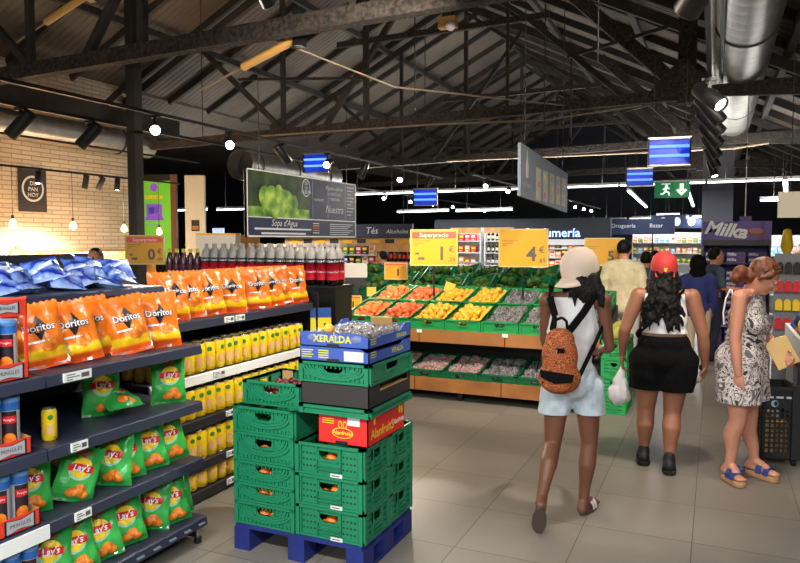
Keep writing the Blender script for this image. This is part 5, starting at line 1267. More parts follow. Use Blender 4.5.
# ------------------------------------------------------------------ people
V = Vector
def grow(name, prims, m, vox=.008, inflate=0., smooth=6, cuts=(), rough=0., seed=0, thick=0., keep=None):
    "one continuous surface from overlapping tapered shapes"
    g = MB()
    for p in prims:
        if p[0] == 'c':
            _, a, b, r0, r1 = p; a, b = V(a), V(b); r0 += inflate; r1 += inflate
            g.cyl(a, b, r0, m, r1, n=18); g.ball(a, r0, m, 18, 12); g.ball(b, r1, m, 18, 12)
        else:
            _, c, r, rot = p
            M = Matrix.Translation(c) @ rot
            g.ball((0, 0, 0), 1, m, 24, 16, (r[0] + inflate, r[1] + inflate, r[2] + inflate), M=M)
    o = bpy.data.objects.new('tmp', g.data('tmp')); C.objects.link(o)
    md = o.modifiers.new('r', 'REMESH'); md.mode = 'VOXEL'; md.voxel_size = vox; md.use_smooth_shade = True
    md = o.modifiers.new('s', 'SMOOTH'); md.factor = .5; md.iterations = smooth
    dg = bpy.context.evaluated_depsgraph_get(); me = bpy.data.meshes.new_from_object(o.evaluated_get(dg))
    bpy.data.objects.remove(o)
    bm = bmesh.new(); bm.from_mesh(me)
    for co, no in cuts:
        bmesh.ops.bisect_plane(bm, geom=bm.verts[:] + bm.edges[:] + bm.faces[:], plane_co=co, plane_no=no, clear_outer=True)
    if keep: bmesh.ops.delete(bm, geom=[v for v in bm.verts if not keep(v.co)], context='VERTS')
    if rough:
        for v in bm.verts:
            v.co += v.normal * noise.noise(v.co * 14 + V((seed, 0, 0))) * rough + v.normal * noise.noise(V((v.co.x * 40, v.co.y * 40, v.co.z * 7)) + V((seed, 3, 0))) * rough * .7
    if thick:
        bmesh.ops.solidify(bm, geom=bm.faces[:], thickness=thick)
    for f in bm.faces: f.smooth = True
    bm.to_mesh(me); bm.free()
    me.materials.clear(); me.materials.append(m); me.name = name
    return me
I4 = Matrix.Identity(4)
def E(c, r, rot=I4): return ('e', c, r, rot)
def CP_(a, b, r0, r1): return ('c', a, b, r0, r1)
def hand(w, d, side, s=1., grip=.5, palm=None):
    "palm and five bent fingers; d points from wrist to fingertips, palm faces `palm`"
    d = V(d).normalized(); pn = V(palm if palm else (-side, 0, 0)); pn = (pn - d * pn.dot(d)).normalized(); sd = d.cross(pn).normalized()
    w = V(w); out = []
    pc = w + d * .045 * s
    M = Matrix((sd, pn, d)).transposed().to_4x4()
    out.append(('e', pc, (.038 * s, .016 * s, .05 * s), M))
    fwd = 1 if True else -1
    for k, (o_, L) in enumerate(((-.028, .062), (-.0095, .074), (.0095, .069), (.027, .054))):
        b = pc + d * .036 * s + sd * o_ * s
        d1 = (d + pn * grip * .5).normalized(); d2 = (d + pn * grip * 1.6).normalized(); d3 = (d * .6 + pn * grip * 2.2).normalized()
        p1 = b + d1 * L * .45 * s; p2 = p1 + d2 * L * .32 * s; p3 = p2 + d3 * L * .25 * s
        out += [CP_(b, p1, .0088 * s, .0082 * s), CP_(p1, p2, .0082 * s, .0076 * s), CP_(p2, p3, .0076 * s, .0066 * s)]
    b = w + d * .022 * s - sd * .026 * s; t1 = b + (d * .6 - sd * .75 + pn * .45).normalized() * .034 * s; t2 = t1 + (d + pn * .6 - sd * .1).normalized() * .03 * s
    out += [CP_(b, t1, .0115 * s, .0095 * s), CP_(t1, t2, .0095 * s, .0078 * s)]
    return out
def human(J, g=1., bust=.0, face=True):
    "primitives by part from joints; +y is forward, +x the person's right"
    P = {k: [] for k in ('head', 'neck', 'torso', 'armL', 'armR', 'foreL', 'foreR', 'handL', 'handR', 'thighL', 'thighR', 'calfL', 'calfR', 'footL', 'footR')}
    pel, ch, nk, hd = V(J['pelvis']), V(J['chest']), V(J['neck']), V(J['head'])
    hr = Matrix.Rotation(J.get('hyaw', 0), 4, 'Z') @ Matrix.Rotation(J.get('hpitch', 0), 4, 'X') @ Matrix.Rotation(J.get('hroll', 0), 4, 'Y')
    br = Matrix.Rotation(J.get('byaw', 0), 4, 'Z')
    h = lambda x, y, z: hd + (hr @ V((x, y, z)))
    P['head'] += [('e', hd, (.074, .094, .108), hr), ('e', h(0, .02, -.055), (.06, .072, .065), hr), ('e', h(0, .06, -.095), (.03, .03, .025), hr)]
    if face:
        P['head'] += [CP_(h(0, .093, .0), h(0, .108, -.035), .009, .014), ('e', h(0, .1, -.065), (.024, .01, .008), hr), ('e', h(0, .098, -.075), (.02, .01, .007), hr)]
        for s in (-1, 1):
            P['head'] += [('e', h(s * .076, -.005, -.015), (.012, .022, .034), hr), ('e', h(s * .03, .085, .012), (.018, .012, .008), hr), ('e', h(s * .036, .075, -.03), (.022, .02, .02), hr)]
    P['neck'] += [CP_(nk, hd + V((0, -.01, -.06)), .056 * g ** .5, .05 * g ** .5)]
    w = J.get('hipw', .165); sw = J.get('shw', .17); ww = J.get('waistw', .125)
    mid = pel.lerp(ch, .48)
    P['torso'] += [('e', pel, (w * g, .115 * g, .12), br), ('e', pel + V((0, -.045 * g, -.03)), (w * .88 * g, .095 * g, .10), br), ('e', mid, (ww * g, .092 * g, .15), br),
                   ('e', ch, (.15 * g, .10 * g, .17), br), ('e', ch.lerp(nk, .55) + V((0, 0, -.01)), (sw * .86, .075 * g, .08), br)]
    for s in (-1, 1):
        k = 'R' if s > 0 else 'L'
        sh, el, wr = V(J['sh' + k]), V(J['el' + k]), V(J['wr' + k])
        P['torso'] += [CP_(nk + V((0, -.01, -.03)), sh, .045 * g, .05 * g)]
        if bust: P['torso'] += [('e', ch + (br @ V((s * .07, .075, -.03))), (.065 * bust, .05 * bust, .06 * bust), br)]
        a = J.get('arm', 1.)
        P['arm' + k] += [CP_(sh, sh.lerp(el, .5), .049 * g * a, .044 * g * a), CP_(sh.lerp(el, .5), el, .044 * g * a, .036 * g * a)]
        P['fore' + k] += [CP_(el, el.lerp(wr, .35), .036 * g * a, .037 * g * a), CP_(el.lerp(wr, .35), wr, .037 * g * a, .0245 * g ** .5)]
        P['hand' + k] += hand(wr, J.get('hd' + k, (wr - el)), s, J.get('hands', 1.), J.get('grip' + k, .4), J.get('palm' + k))
        hp, kn, an, to = V(J['hp' + k]), V(J['kn' + k]), V(J['an' + k]), V(J['to' + k])
        lg = J.get('leg', 1.)
        P['thigh' + k] += [CP_(hp, hp.lerp(kn, .5), .088 * g * lg, .074 * g * lg), CP_(hp.lerp(kn, .5), kn, .074 * g * lg, .054 * g * lg)]
        bk = J.get('calfback', V((0, -.022, 0)))
        c = kn.lerp(an, .34) + V(bk)
        P['calf' + k] += [CP_(kn, c, .053 * g * lg, .056 * g * lg), CP_(c, kn.lerp(an, .72), .056 * g * lg, .039 * g * lg), CP_(kn.lerp(an, .72), an, .039 * g * lg, .032 * g ** .5)]
        heel = V(J.get('he' + k, an + V((0, -.035, -.05))))
        P['foot' + k] += [CP_(an, heel, .032, .032), CP_(an + V((0, .01, -.01)), an.lerp(to, .6), .033, .03), CP_(heel, to, .03, .024)]
        perp = (to - heel).normalized().cross(V((0, 0, 1)))
        if perp.length < .3: perp = V((1, 0, 0))
        perp.normalize()
        for q in (-.026, -.012, .003, .016, .027): P['foot' + k] += [CP_(heel.lerp(to, .8) + perp * q, to + perp * q * 1.1 + (to - heel).normalized() * (.022 - abs(q) * .3), .014, .010)]
    return P
def allp(P, *ks): return [p for k in (ks or P) for p in P[k]]
SK1 = mat('skin_brown', (112, 70, 50), .5, vary=.06, scale=6); SK2 = mat('skin_tan', (150, 98, 72), .5, vary=.06, scale=6); SK3 = mat('skin_fair', (204, 140, 112), .5, vary=.06, scale=6)
HAIRK = mat('hair_black', (13, 11, 11), .6, spec=.25, bump=.6, scale=60); HAIRB = mat('hair_auburn', (122, 62, 30), .5, rgb2=(70, 36, 20), scale=30, bump=.5)
TANK = mat('cloth_white', (226, 222, 222), .8, bump=.15, scale=40); DENIM = mat('denim_light', (186, 198, 206), .85, vary=.1, scale=20, bump=.1); BLK = mat('cloth_black', (11, 11, 13), .95, spec=.15)
LM = Matrix.Identity(4)

# ---- first shopper: beige cap, leopard backpack
def person(label, loc, rz): return thing('person', label, 'person', loc, (0, 0, rz))
W1 = (-.775, 4.28); t = person('woman in beige cap, white tank top and pale shorts walking with a leopard backpack', (*W1, 0), D(8))
J = dict(pelvis=(-.005, .02, .87), chest=(-.005, .035, 1.17), neck=(.0, .03, 1.37), head=(.03, .05, 1.50), hyaw=D(-42), hpitch=D(-8), byaw=D(-6),
         shL=(-.16, .02, 1.335), shR=(.17, .0, 1.335), elL=(-.175, .09, 1.08), elR=(.215, .05, 1.05), wrL=(-.16, .25, .98), wrR=(.17, .27, 1.0), gripL=.6, gripR=.6,
         hpL=(-.082, .0, .82), hpR=(.085, .03, .82), knL=(-.11, -.02, .455), knR=(.105, .07, .45), anL=(-.155, -.25, .19), anR=(.075, .08, .085),
         toL=(-.168, -.255, .035), heL=(-.155, -.30, .165), toR=(.135, .225, .028), heR=(.068, .045, .038), hipw=.145, shw=.15, waistw=.112, leg=.95, arm=.86)
P = human(J, 1., .9)
obj('body', grow('body', allp(P), SK1, .0062, smooth=5), t)
def above(z): return ((0, 0, z), (0, 0, -1))
def below(z): return ((0, 0, z), (0, 0, 1))
obj('tank_top', grow('tank_top', P['torso'], TANK, .009, .010, 6, [above(.90), below(1.355), ((.135, 0, 1.24), (1, 0, .22)), ((-.135, 0, 1.24), (-1, 0, .22))], rough=.004, seed=1), t)
sh_ = grow('shorts', P['torso'][:2] + [CP_(V(J['hp' + k]) + V((0, 0, -.02)), V(J['hp' + k]).lerp(V(J['kn' + k]), .52) + V((.012 if k == 'R' else -.012, 0, 0)), .094, .082) for k in 'LR'], DENIM, .009, .012, 6, [below(.93), above(.645)], rough=.006, seed=2)
so = obj('shorts', sh_, t); g = MB()
for s in (-1, 1): g.bar((s * .04, -.138, .86), (s * .11, -.125, .86), .004, .003, mat('seam', (130, 150, 164), .8))
hp_ = []
rr = random.Random(4)
hd = V(J['head']); hr = Matrix.Rotation(J['hyaw'], 4, 'Z')
hh = lambda x, y, z: hd + hr @ V((x, y, z))
hp_ += [E(hh(0, -.02, .02), (.083, .096, .10), hr)]
for k in range(34):
    a = rr.uniform(-2.6, 2.6); s0 = hh(math.sin(a) * .075, -math.cos(a) * .08 - .005, -.02 + rr.uniform(-.03, .03)); e = s0 + V((rr.uniform(-.02, .05), rr.uniform(-.05, .03), -rr.uniform(.09, .19)))
    if (hr.inverted() @ (s0 - hd)).y < .045: hp_ += [CP_(s0, s0.lerp(e, .5) + V((.012, -.02, 0)), .022, .02), CP_(s0.lerp(e, .5) + V((.012, -.02, 0)), e, .02, .007)]
for k in range(30):
    s0 = hd + V((rr.uniform(-.02, .10), -.03 + rr.uniform(-.05, .03), -.03 + rr.uniform(-.03, .03))); e = s0 + V((rr.uniform(-.01, .07), rr.uniform(-.05, .0), -rr.uniform(.10, .17)))
    hp_ += [CP_(s0, s0.lerp(e, .5) + V((.015, -.015, 0)), .026, .022), CP_(s0.lerp(e, .5) + V((.015, -.015, 0)), e, .022, .008)]
obj('hair', grow('hair', hp_, HAIRK, .007, 0, 2, rough=.006, seed=5), t)
CAPB = mat('cap_beige', (214, 192, 172), .8); 
def cap_on(t, c, rot, m, brim_dir, name='cap', sz=1., badge=None, tilt=0., brim_len=.075):
    M = Matrix.Translation(c) @ rot
    g = MB(); n = 24; pr = [(.103, -.035), (.105, 0), (.1, .03), (.086, .062), (.06, .085), (.03, .097), (.0, .1)]
    vs = []
    for r, z in pr:
        for i in range(n):
            a = 2 * pi * i / n; vs.append(M @ V((r * .84 * sz * math.cos(a), r * 1.02 * sz * math.sin(a), z * sz)))
    g.add(vs, [(k * n + i, k * n + (i + 1) % n, (k + 1) * n + (i + 1) % n, (k + 1) * n + i) for k in range(len(pr) - 1) for i in range(n)], m, True)
    o = obj(name, g, t)
    b = MB(); mb_ = []
    R2 = Matrix.Rotation(brim_dir, 4, 'Z')
    for th_ in (0, .006):
        for j in range(5):
            for i in range(13):
                a = pi * (i / 12); q = j / 4
                x = .078 * math.cos(a); y = .085 * math.sin(a) ** .8 + q * brim_len * math.sin(a) ** .6
                mb_.append(M @ R2 @ V((x * sz, y * sz, (-.03 - .35 * q * brim_len + th_ - .9 * x * x * 3) * sz)))
    f = [(j * 13 + i, j * 13 + i + 1, (j + 1) * 13 + i + 1, (j + 1) * 13 + i) for j in range(4) for i in range(12)]
    b.add(mb_, f + [tuple(65 + k for k in q[::-1]) for q in f] + [(52 + i, 53 + i, 118 + i, 117 + i) for i in range(12)], m, True)
    obj('brim', b, o); bt = MB().ball(M @ V((0, 0, .1 * sz)), .008, m, 8, 6); obj('button', bt, o)
    return o, M
# worn back to front, tipped
cap_on(t, hd + V((0, -.005, .04)), hr @ Matrix.Rotation(D(16), 4, 'X'), CAPB, pi, sz=1.2, brim_len=.085)
# leopard backpack
def leopard():
    m, nt, b = nodes('leopard_print'); L = nt.links.new
    tc = nt.nodes.new('ShaderNodeTexCoord'); vo = nt.nodes.new('ShaderNodeTexVoronoi'); vo.inputs['Scale'].default_value = 46; vo.feature = 'DISTANCE_TO_EDGE'
    nz = nt.nodes.new('ShaderNodeTexNoise'); nz.inputs['Scale'].default_value = 70
    mx = nt.nodes.new('ShaderNodeMath'); mx.operation = 'MULTIPLY_ADD'; mx.inputs[1].default_value = .35
    rp = nt.nodes.new('ShaderNodeValToRGB'); rp.color_ramp.interpolation = 'CONSTANT'; e = rp.color_ramp.elements
    e[0].color = (*lin((190, 102, 48)), 1); e[1].position = .275; e[1].color = (*lin((28, 16, 12)), 1); k = e.new(.40); k.color = (*lin((176, 84, 36)), 1)
    L(tc.outputs['Object'], vo.inputs['Vector']); L(tc.outputs['Object'], nz.inputs['Vector']); L(nz.outputs['Fac'], mx.inputs[0]); L(vo.outputs['Distance'], mx.inputs[2]); L(mx.outputs[0], rp.inputs['Fac']); L(rp.outputs['Color'], b.inputs['Base Color']); b.inputs['Roughness'].default_value = .8
    return m
LEO = leopard()
bp = thing('backpack', 'small leopard print backpack with black straps on the woman in the beige cap', 'backpack', (W1[0], W1[1], 0), (0, 0, D(8)))
bx, by = -.065, -.205
obj('pack_body', grow('pack_body', [E((bx, by, 1.02), (.105, .07, .15)), E((bx, by, .90), (.125, .08, .10)), E((bx, by + .01, 1.12), (.085, .055, .07))], LEO, .008, 0, 6), bp)
obj('front_pocket', grow('front_pocket', [E((bx - .01, by - .055, .895), (.10, .04, .075))], LEO, .007, 0, 4), bp)
obj('pocket_flap', MB().prism([(bx - .105, .955), (bx + .085, .935), (bx + .08, .895), (bx - .02, .88), (bx - .1, .915)], by - .105, by - .085, BLK, 'y'), bp)
obj('handle_loop', MB().tube([(bx - .03, by + .02, 1.18), (bx - .025, by + .01, 1.235), (bx + .01, by + .005, 1.25), (bx + .035, by + .01, 1.23), (bx + .04, by + .02, 1.18)], .008, BLK), bp)
for pts in (((bx - .05, by + .03, 1.17), (-.10, -.115, 1.25), (-.135, -.085, 1.36), (-.14, .0, 1.405), (-.13, .06, 1.385)), ((bx + .05, by + .03, 1.17), (.06, -.125, 1.27), (.115, -.085, 1.36), (.13, .0, 1.405), (.125, .06, 1.385))):
    g = MB()
    for a, b in zip(pts, pts[1:]): g.bar(a, b, .016, .042, BLK)
    obj('strap', g, bp)
obj('strap', MB().bar((bx + .10, by + .03, .88), (.125, -.10, 1.08), .012, .022, BLK).bar((.125, -.10, 1.08), (.17, .0, 1.18), .012, .022, BLK), bp)
obj('strap', MB().bar((bx - .10, by + .03, .88), (-.16, -.07, 1.02), .012, .022, BLK).bar((bx - .11, by, 1.03), (bx - .13, by - .02, .93), .01, .016, BLK), bp)
obj('zip_pull', MB().bb(bx - .01, bx + .03, by - .075, by - .06, 1.055, 1.08, BLK), bp)
# sandals
def slide(t, heel, toe, m, m2, up=(0, 0, 1), w=.04, name='sandal'):
    heel, toe = V(heel), V(toe); d = (toe - heel).normalized(); s = d.cross(V(up)).normalized(); u = s.cross(d)
    g = MB(); L = (toe - heel).length; vs = []
    for k in (0, 1):
        for i in range(16):
            a = 2 * pi * i / 16; q = L / 2 * math.cos(a); wv = w * (1.0 + .12 * math.cos(a)) * math.sin(a)
            vs.append((heel + toe) / 2 + d * q * 1.12 + s * wv - u * (.0 if k else .018))
    g.add(vs, [(i, (i + 1) % 16, 16 + (i + 1) % 16, 16 + i) for i in range(16)] + [tuple(range(16))[::-1], tuple(range(16, 32))], m)
    o = obj(name, g, t)
    for q, ww in ((.62, .030), (.45, .026)):
        b = MB(); c = heel.lerp(toe, q); p = []
        for i in range(9):
            a = pi * i / 8; p.append(c + s * (w * 1.05) * math.cos(a) + u * (.055 * math.sin(a) - .004))
        for x, y in zip(p, p[1:]): b.bar(x, y, ww, .006, m2) if False else b.add([x - d * ww / 2, x + d * ww / 2, y + d * ww / 2, y - d * ww / 2, x - d * ww / 2 + u * .005, x + d * ww / 2 + u * .005, y + d * ww / 2 + u * .005, y - d * ww / 2 + u * .005], [(0, 1, 2, 3), (4, 7, 6, 5), (0, 4, 5, 1), (2, 6, 7, 3)], m2)
        obj('strap', b, o)
    return o
SOLE = mat('sole_brown', (70, 56, 50), .7); STRW = mat('strap_white', (222, 212, 208), .6)
slide(t, (.068, .03, .020), (.14, .235, .020), SOLE, STRW)
slide(t, (-.153, -.345, .165), (-.168, -.30, .016), SOLE, STRW, up=(0, .9, .25))

# ---- second shopper: red cap, curly hair
W2 = (-.33, 5.48); t = person('woman in red cap and black shorts with long dark curls, walking away', (*W2, 0), D(3))
J = dict(pelvis=(0, 0, .86), chest=(0, .01, 1.13), neck=(0, .0, 1.33), head=(-.01, .02, 1.465), hyaw=D(6), hpitch=D(4), shL=(-.185, 0, 1.29), shR=(.185, 0, 1.29), elL=(-.275, -.03, 1.03), elR=(.262, -.02, 1.02),
         wrL=(-.295, .06, .83), wrR=(.285, .03, .79), hdL=(0, .05, -1), hdR=(-.12, .12, -1), gripL=.9, gripR=.5, hpL=(-.095, 0, .80), hpR=(.095, 0, .80), knL=(-.115, .05, .44), knR=(.07, .0, .44),
         anL=(-.125, .06, .10), anR=(.055, -.10, .10), toL=(-.145, .21, .045), toR=(.06, .07, .045), hipw=.19, shw=.17, waistw=.15, arm=1.12, leg=1.12)
P = human(J, 1.05, .9)
obj('body', grow('body', allp(P), SK2, .0066, smooth=5), t)
obj('tank_top', grow('tank_top', P['torso'], TANK, .009, .011, 6, [above(1.02), below(1.31), ((.15, 0, 1.2), (1, 0, .15)), ((-.15, 0, 1.2), (-1, 0, .15))], rough=.004, seed=7), t)
obj('shorts', grow('shorts', P['torso'][:2] + [E((0, -.0, .93), (.175, .12, .11))] + [CP_(V(J['hp' + k]), V(J['hp' + k]).lerp(V(J['kn' + k]), .45), .135, .125) for k in 'LR'], BLK, .009, .014, 6, [below(1.0), above(.60)], rough=.007, seed=8), t)
hd = V(J['head']); hp_ = [E(hd + V((0, -.015, .0)), (.09, .10, .10))]; rr = random.Random(9)
for k in range(60):
    a = rr.uniform(-1.75, 1.75); r0 = .085
    p = hd + V((math.sin(a) * r0, -math.cos(a) * .085, rr.uniform(-.06, .0))); L = rr.uniform(.22, .42); ph = rr.uniform(0, 6); q = p
    for i in range(1, 8):
        f = i / 7; nx = p + V((math.sin(ph + i * 1.9) * .014 + math.sin(a) * .05 * f, -.055 * f - .02 * math.cos(ph + i * 1.9) * .6, -L * f)); hp_.append(CP_(q, nx, .017, .015 if i < 7 else .006)); q = nx
obj('hair', grow('hair', hp_, HAIRK, .008, 0, 1, rough=.005, seed=10), t)
CAPR = mat('cap_red', (200, 20, 34), .7); 
rot = Matrix.Rotation(D(6), 4, 'Z') @ Matrix.Rotation(D(8), 4, 'X')
co_, M_ = cap_on(t, hd + V((0, -.005, .045)), rot, CAPR, 0, sz=1.08)
g = MB(); g.add([M_ @ V(p) for p in ((-.011, -.117, .005), (.011, -.117, .005), (.012, -.1175, -.012), (0, -.118, -.026), (-.012, -.1175, -.012))], [(0, 1, 2, 3, 4)], LOGOY); obj('shield_patch', g, co_)
obj('back_panel', MB().add([M_ @ V(p) for p in ((-.07, -.088, -.036), (.07, -.088, -.036), (.066, -.098, -.065), (-.066, -.098, -.065))], [(0, 1, 2, 3)], CAPR, True), co_)
# crossbody strap belongs to her small bag
bg = thing('shoulder_bag', 'thin black crossbody strap and small bag on the woman in the red cap', 'bag', (*W2, 0), (0, 0, D(3)))
g = MB(); pts = [(.13, -.05, 1.345), (.06, -.118, 1.25), (-.06, -.128, 1.13), (-.15, -.10, 1.04), (-.195, -.01, 1.0), (-.18, .09, .99)]
for a, b in zip(pts, pts[1:]): g.bar(a, b, .008, .018, BLK)
obj('strap', g, bg); obj('bag_body', grow('bag_body', [E((-.12, .165, .98), (.09, .035, .06))], BLK, .009), bg)
SNK = mat('sneaker_black', (20, 20, 24), .6)
for k in 'LR':
    an, to = V(J['an' + k]), V(J['to' + k]); s = obj('sneaker', grow('sneaker', [CP_(an + V((0, -.03, -.035)), to, .045, .036), CP_(an + V((0, -.01, 0)), an + V((0, .04, -.03)), .044, .04), CP_(an + V((0, -.01, .03)), an, .038, .044)], SNK, .008, 0, 4, [above(.022)]), t)
    obj('sole', grow('sole', [CP_(V((an.x, an.y - .035, .03)), V((to.x, to.y, .03)), .05, .042)], SNK, .008, 0, 3, [below(.032), above(.004)]), s)
    obj('sock', grow('sock', [CP_(an + V((0, 0, .09)), an + V((0, -.005, .02)), .043, .042)], SNK, .008, 0, 3, [below(an.z + .025)]), t)
# white carrier bag in her left hand
cb = thing('plastic_bag', 'thin white plastic bag hanging from the left hand of the red cap woman', 'bag', (*W2, 0), (0, 0, D(3)))
WB_ = mat('thin_white_plastic', (226, 218, 222), .4, alpha=.8)
obj('bag_body', grow('bag_body', [E((-.31, .04, .53), (.085, .06, .085)), E((-.305, .045, .60), (.06, .04, .07)), CP_((-.30, .055, .66), (-.297, .07, .76), .035, .012)], WB_, .009, 0, 5, rough=.012, seed=3), cb)

# ---- third shopper: patterned dress, looking down at her trolley
W3 = (.19, 5.46); t = person('woman in a patterned sleeveless dress with auburn bun, looking down to the right', (*W3, 0), D(-110))
J = dict(pelvis=(0, 0, .88), chest=(0, .03, 1.15), neck=(0, .05, 1.35), head=(0, .125, 1.455), hpitch=D(-32), hyaw=D(22), shL=(-.175, .03, 1.31), shR=(.175, .03, 1.31), elL=(-.215, .06, 1.04), elR=(.21, .02, 1.02),
         wrL=(-.13, .22, .92), wrR=(.215, .05, .79), hdR=(0, .1, -1), gripR=.55, gripL=.9, hpL=(-.09, 0, .82), hpR=(.09, 0, .82), knL=(-.10, .03, .45), knR=(.10, .02, .45), anL=(-.13, .06, .125), anR=(.10, -.03, .125),
         toL=(-.09, .21, .06), toR=(.185, .075, .06), heL=(-.14, .02, .075), heR=(.085, -.065, .075), hipw=.17, shw=.17, waistw=.145, leg=1.02)
P = human(J, 1.04, 1.05)
obj('body', grow('body', allp(P), SK3, .0062, smooth=5), t)
def dress_mat():
    m, nt, b = nodes('dress_print'); L = nt.links.new
    tc = nt.nodes.new('ShaderNodeTexCoord'); nz = nt.nodes.new('ShaderNodeTexNoise'); nz.inputs['Scale'].default_value = 7; nz.inputs['Detail'].default_value = 2; nz.inputs['Distortion'].default_value = 3.2
    rp = nt.nodes.new('ShaderNodeValToRGB'); rp.color_ramp.interpolation = 'CONSTANT'; e = rp.color_ramp.elements
    e[0].color = (*lin((52, 50, 54)), 1); e[1].position = .62; e[1].color = (*lin((96, 94, 98)), 1)
    for p, c in ((.40, (214, 202, 196)), (.465, (46, 44, 48)), (.50, (222, 208, 202)), (.57, (120, 116, 120))):
        k = e.new(p); k.color = (*lin(c), 1)
    L(tc.outputs['Object'], nz.inputs['Vector']); L(nz.outputs['Fac'], rp.inputs['Fac']); L(rp.outputs['Color'], b.inputs['Base Color']); b.inputs['Roughness'].default_value = .75
    return m
DR = dress_mat()
obj('dress', grow('dress', P['torso'] + [CP_((s * .06, 0, .86), (s * .085, .015, .60), .145, .135) for s in (-1, 1)] + [E((0, 0, .76), (.185, .135, .2)), E((0, .02, 1.0), (.15, .115, .14))], DR, .009, .013, 7, [above(.575), below(1.335)], rough=.006, seed=11, keep=lambda c: not (c.z > 1.08 and abs(c.x) > .15 + (1.33 - c.z) * .12)), t)
obj('shoulder_ties', MB().tube([(.15, -.04, 1.36), (.2, -.05, 1.3), (.215, -.06, 1.2), (.22, -.05, 1.12)], .006, STRW).tube([(.15, -.03, 1.36), (.19, .0, 1.27), (.225, .0, 1.19)], .006, STRW), t)
hd = V(J['head']); hr = Matrix.Rotation(D(22), 4, 'Z') @ Matrix.Rotation(D(-32), 4, 'X'); hh = lambda x, y, z: hd + hr @ V((x, y, z))
hp_ = [E(hh(0, -.018, .03), (.088, .098, .097), hr), E(hh(0, -.07, -.045), (.07, .05, .06), hr), E(hh(.03, -.125, -.06), (.06, .05, .06)), E(hh(.05, -.14, -.10), (.045, .04, .05))]
rr = random.Random(12)
for k in range(24):
    a = rr.uniform(0, 6.28); c = hh(.035, -.13, -.07); hp_.append(CP_(c + V((math.cos(a) * .045, rr.uniform(-.02, .02), math.sin(a) * .045)), c + V((math.cos(a + 1) * .05, rr.uniform(-.02, .02), math.sin(a + 1) * .05)), .014, .012))
for s in (-1, 1): hp_ += [CP_(hh(s * .078, .035, .04), hh(s * .088, -.02, -.03), .018, .016), CP_(hh(s * .04, .06, .078), hh(s * .076, .03, .045), .017, .018)]
obj('hair', grow('hair', hp_, HAIRB, .007, 0, 2, rough=.006, seed=13), t)
EYW = mat('eye_white', (236, 232, 226), .2); LIP = mat('lip_pink', (184, 96, 88), .5)
g = MB()
for s in (-1, 1): g.ball(hh(s * .031, .083, .0), .0105, EYW, 10, 8)
for s in (-1, 1): g.ball(hh(s * .031, .0915, -.001), .005, INK, 8, 6)
obj('eye_pattern', g, t); g = MB()
for s in (-1, 1): g.bar(hh(s * .018, .094, .022), hh(s * .046, .082, .024), .006, .005, HAIRB)
obj('brow_pattern', g, t)
sg = thing('sunglasses', 'sunglasses pushed up on the auburn hair', 'sunglasses', (*W3, 0), (0, 0, D(-110)))
g = MB()
for s in (-1, 1): g.ball(hh(s * .034, .062, .102), .021, INK, 14, 8, (1, .35, .8))
g.bar(hh(-.02, .068, .104), hh(.02, .068, .104), .006, .006, INK)
obj('lens_frame', g, sg)
for s in (-1, 1): obj('temple', MB().bar(hh(s * .055, .058, .098), hh(s * .095, -.02, .02), .005, .008, INK), sg)
# platform sandals
CORK = mat('cork_sole', (190, 140, 96), .7); BLS = mat('strap_blue', (40, 70, 140), .6)
for k in 'LR':
    an, to, he = V(J['an' + k]), V(J['to' + k]), V(J['he' + k])
    so = obj('sandal', grow('sandal', [CP_(V((he.x, he.y, .026)).lerp(V((to.x, to.y, .026)), .08), V((he.x, he.y, .026)).lerp(V((to.x, to.y, .026)), .93), .037, .043)], CORK, .007, 0, 3, [below(.048), above(.004)]), t)
    for q in (.50, .78):
        c = he.lerp(to, q); b = MB(); dv = V((to.x - he.x, to.y - he.y, 0)).normalized(); sv = V((dv.y, -dv.x, 0)); pts = [V((c.x, c.y, .045 + (.062 if q < .6 else .045) * math.sin(pi * i / 8))) + sv * .048 * math.cos(pi * i / 8) for i in range(9)]; dv *= .02; uv_ = V((0, 0, .007))
        for x, y in zip(pts, pts[1:]): b.bar(x, y, .034, .008, BLS) if False else b.add([x - dv, x + dv, y + dv, y - dv, x - dv + uv_, x + dv + uv_, y + dv + uv_, y - dv + uv_], [(0, 3, 2, 1), (4, 5, 6, 7), (0, 1, 5, 4), (2, 3, 7, 6)], BLS)
        obj('strap', b, so)
    b = MB()
    for i in range(7): b.ball(an + V((.028 * math.cos(i), .055 + .02 * math.sin(i * 2), -.022 + .008 * math.sin(i * 3))), .014, BLS, 8, 6)
    obj('bow', b, so)
# tan envelope under her left arm
tag(obj('envelope', MB().prism([(-.075, -.1), (.075, -.1), (.075, .1), (.0, .115), (-.075, .1)], -.006, .006, mat('envelope_tan', (222, 184, 122), .6), 'y'), None, (.44, 5.47, .92), (0, D(-28), D(12))), 'tan paper pouch held by the woman in the patterned dress', 'pouch')

# ---- trolley basket
BP = mat('basket_black', (34, 36, 40), .5)
t = thing('trolley_basket', 'tall black rolling shopping basket beside the patterned dress', 'basket', (.435, 6.05, 0), (0, 0, D(14)))
g = MB(); W, Dp, H0, H1 = .26, .32, .05, .60
def lat(T, w, n, m_):
    g.bb(-w / 2, w / 2, 0, .012, H0, H0 + .05, BP, M=T).bb(-w / 2, w / 2, 0, .012, H1 - .16, H1, BP, M=T)
    for s in (-1, 1): g.bb(s * w / 2 - .03 * s, s * w / 2, 0, .012, H0, H1, BP, M=T)
    for i in range(1, n): x = -w / 2 + .03 + i * (w - .06) / n; g.bb(x - .006, x + .006, 0, .01, H0 + .05, H1 - .16, BP, M=T)
    for i in range(1, m_): z = H0 + .05 + i * (H1 - H0 - .21) / m_; g.bb(-w / 2 + .02, w / 2 - .02, 0, .01, z - .006, z + .006, BP, M=T)
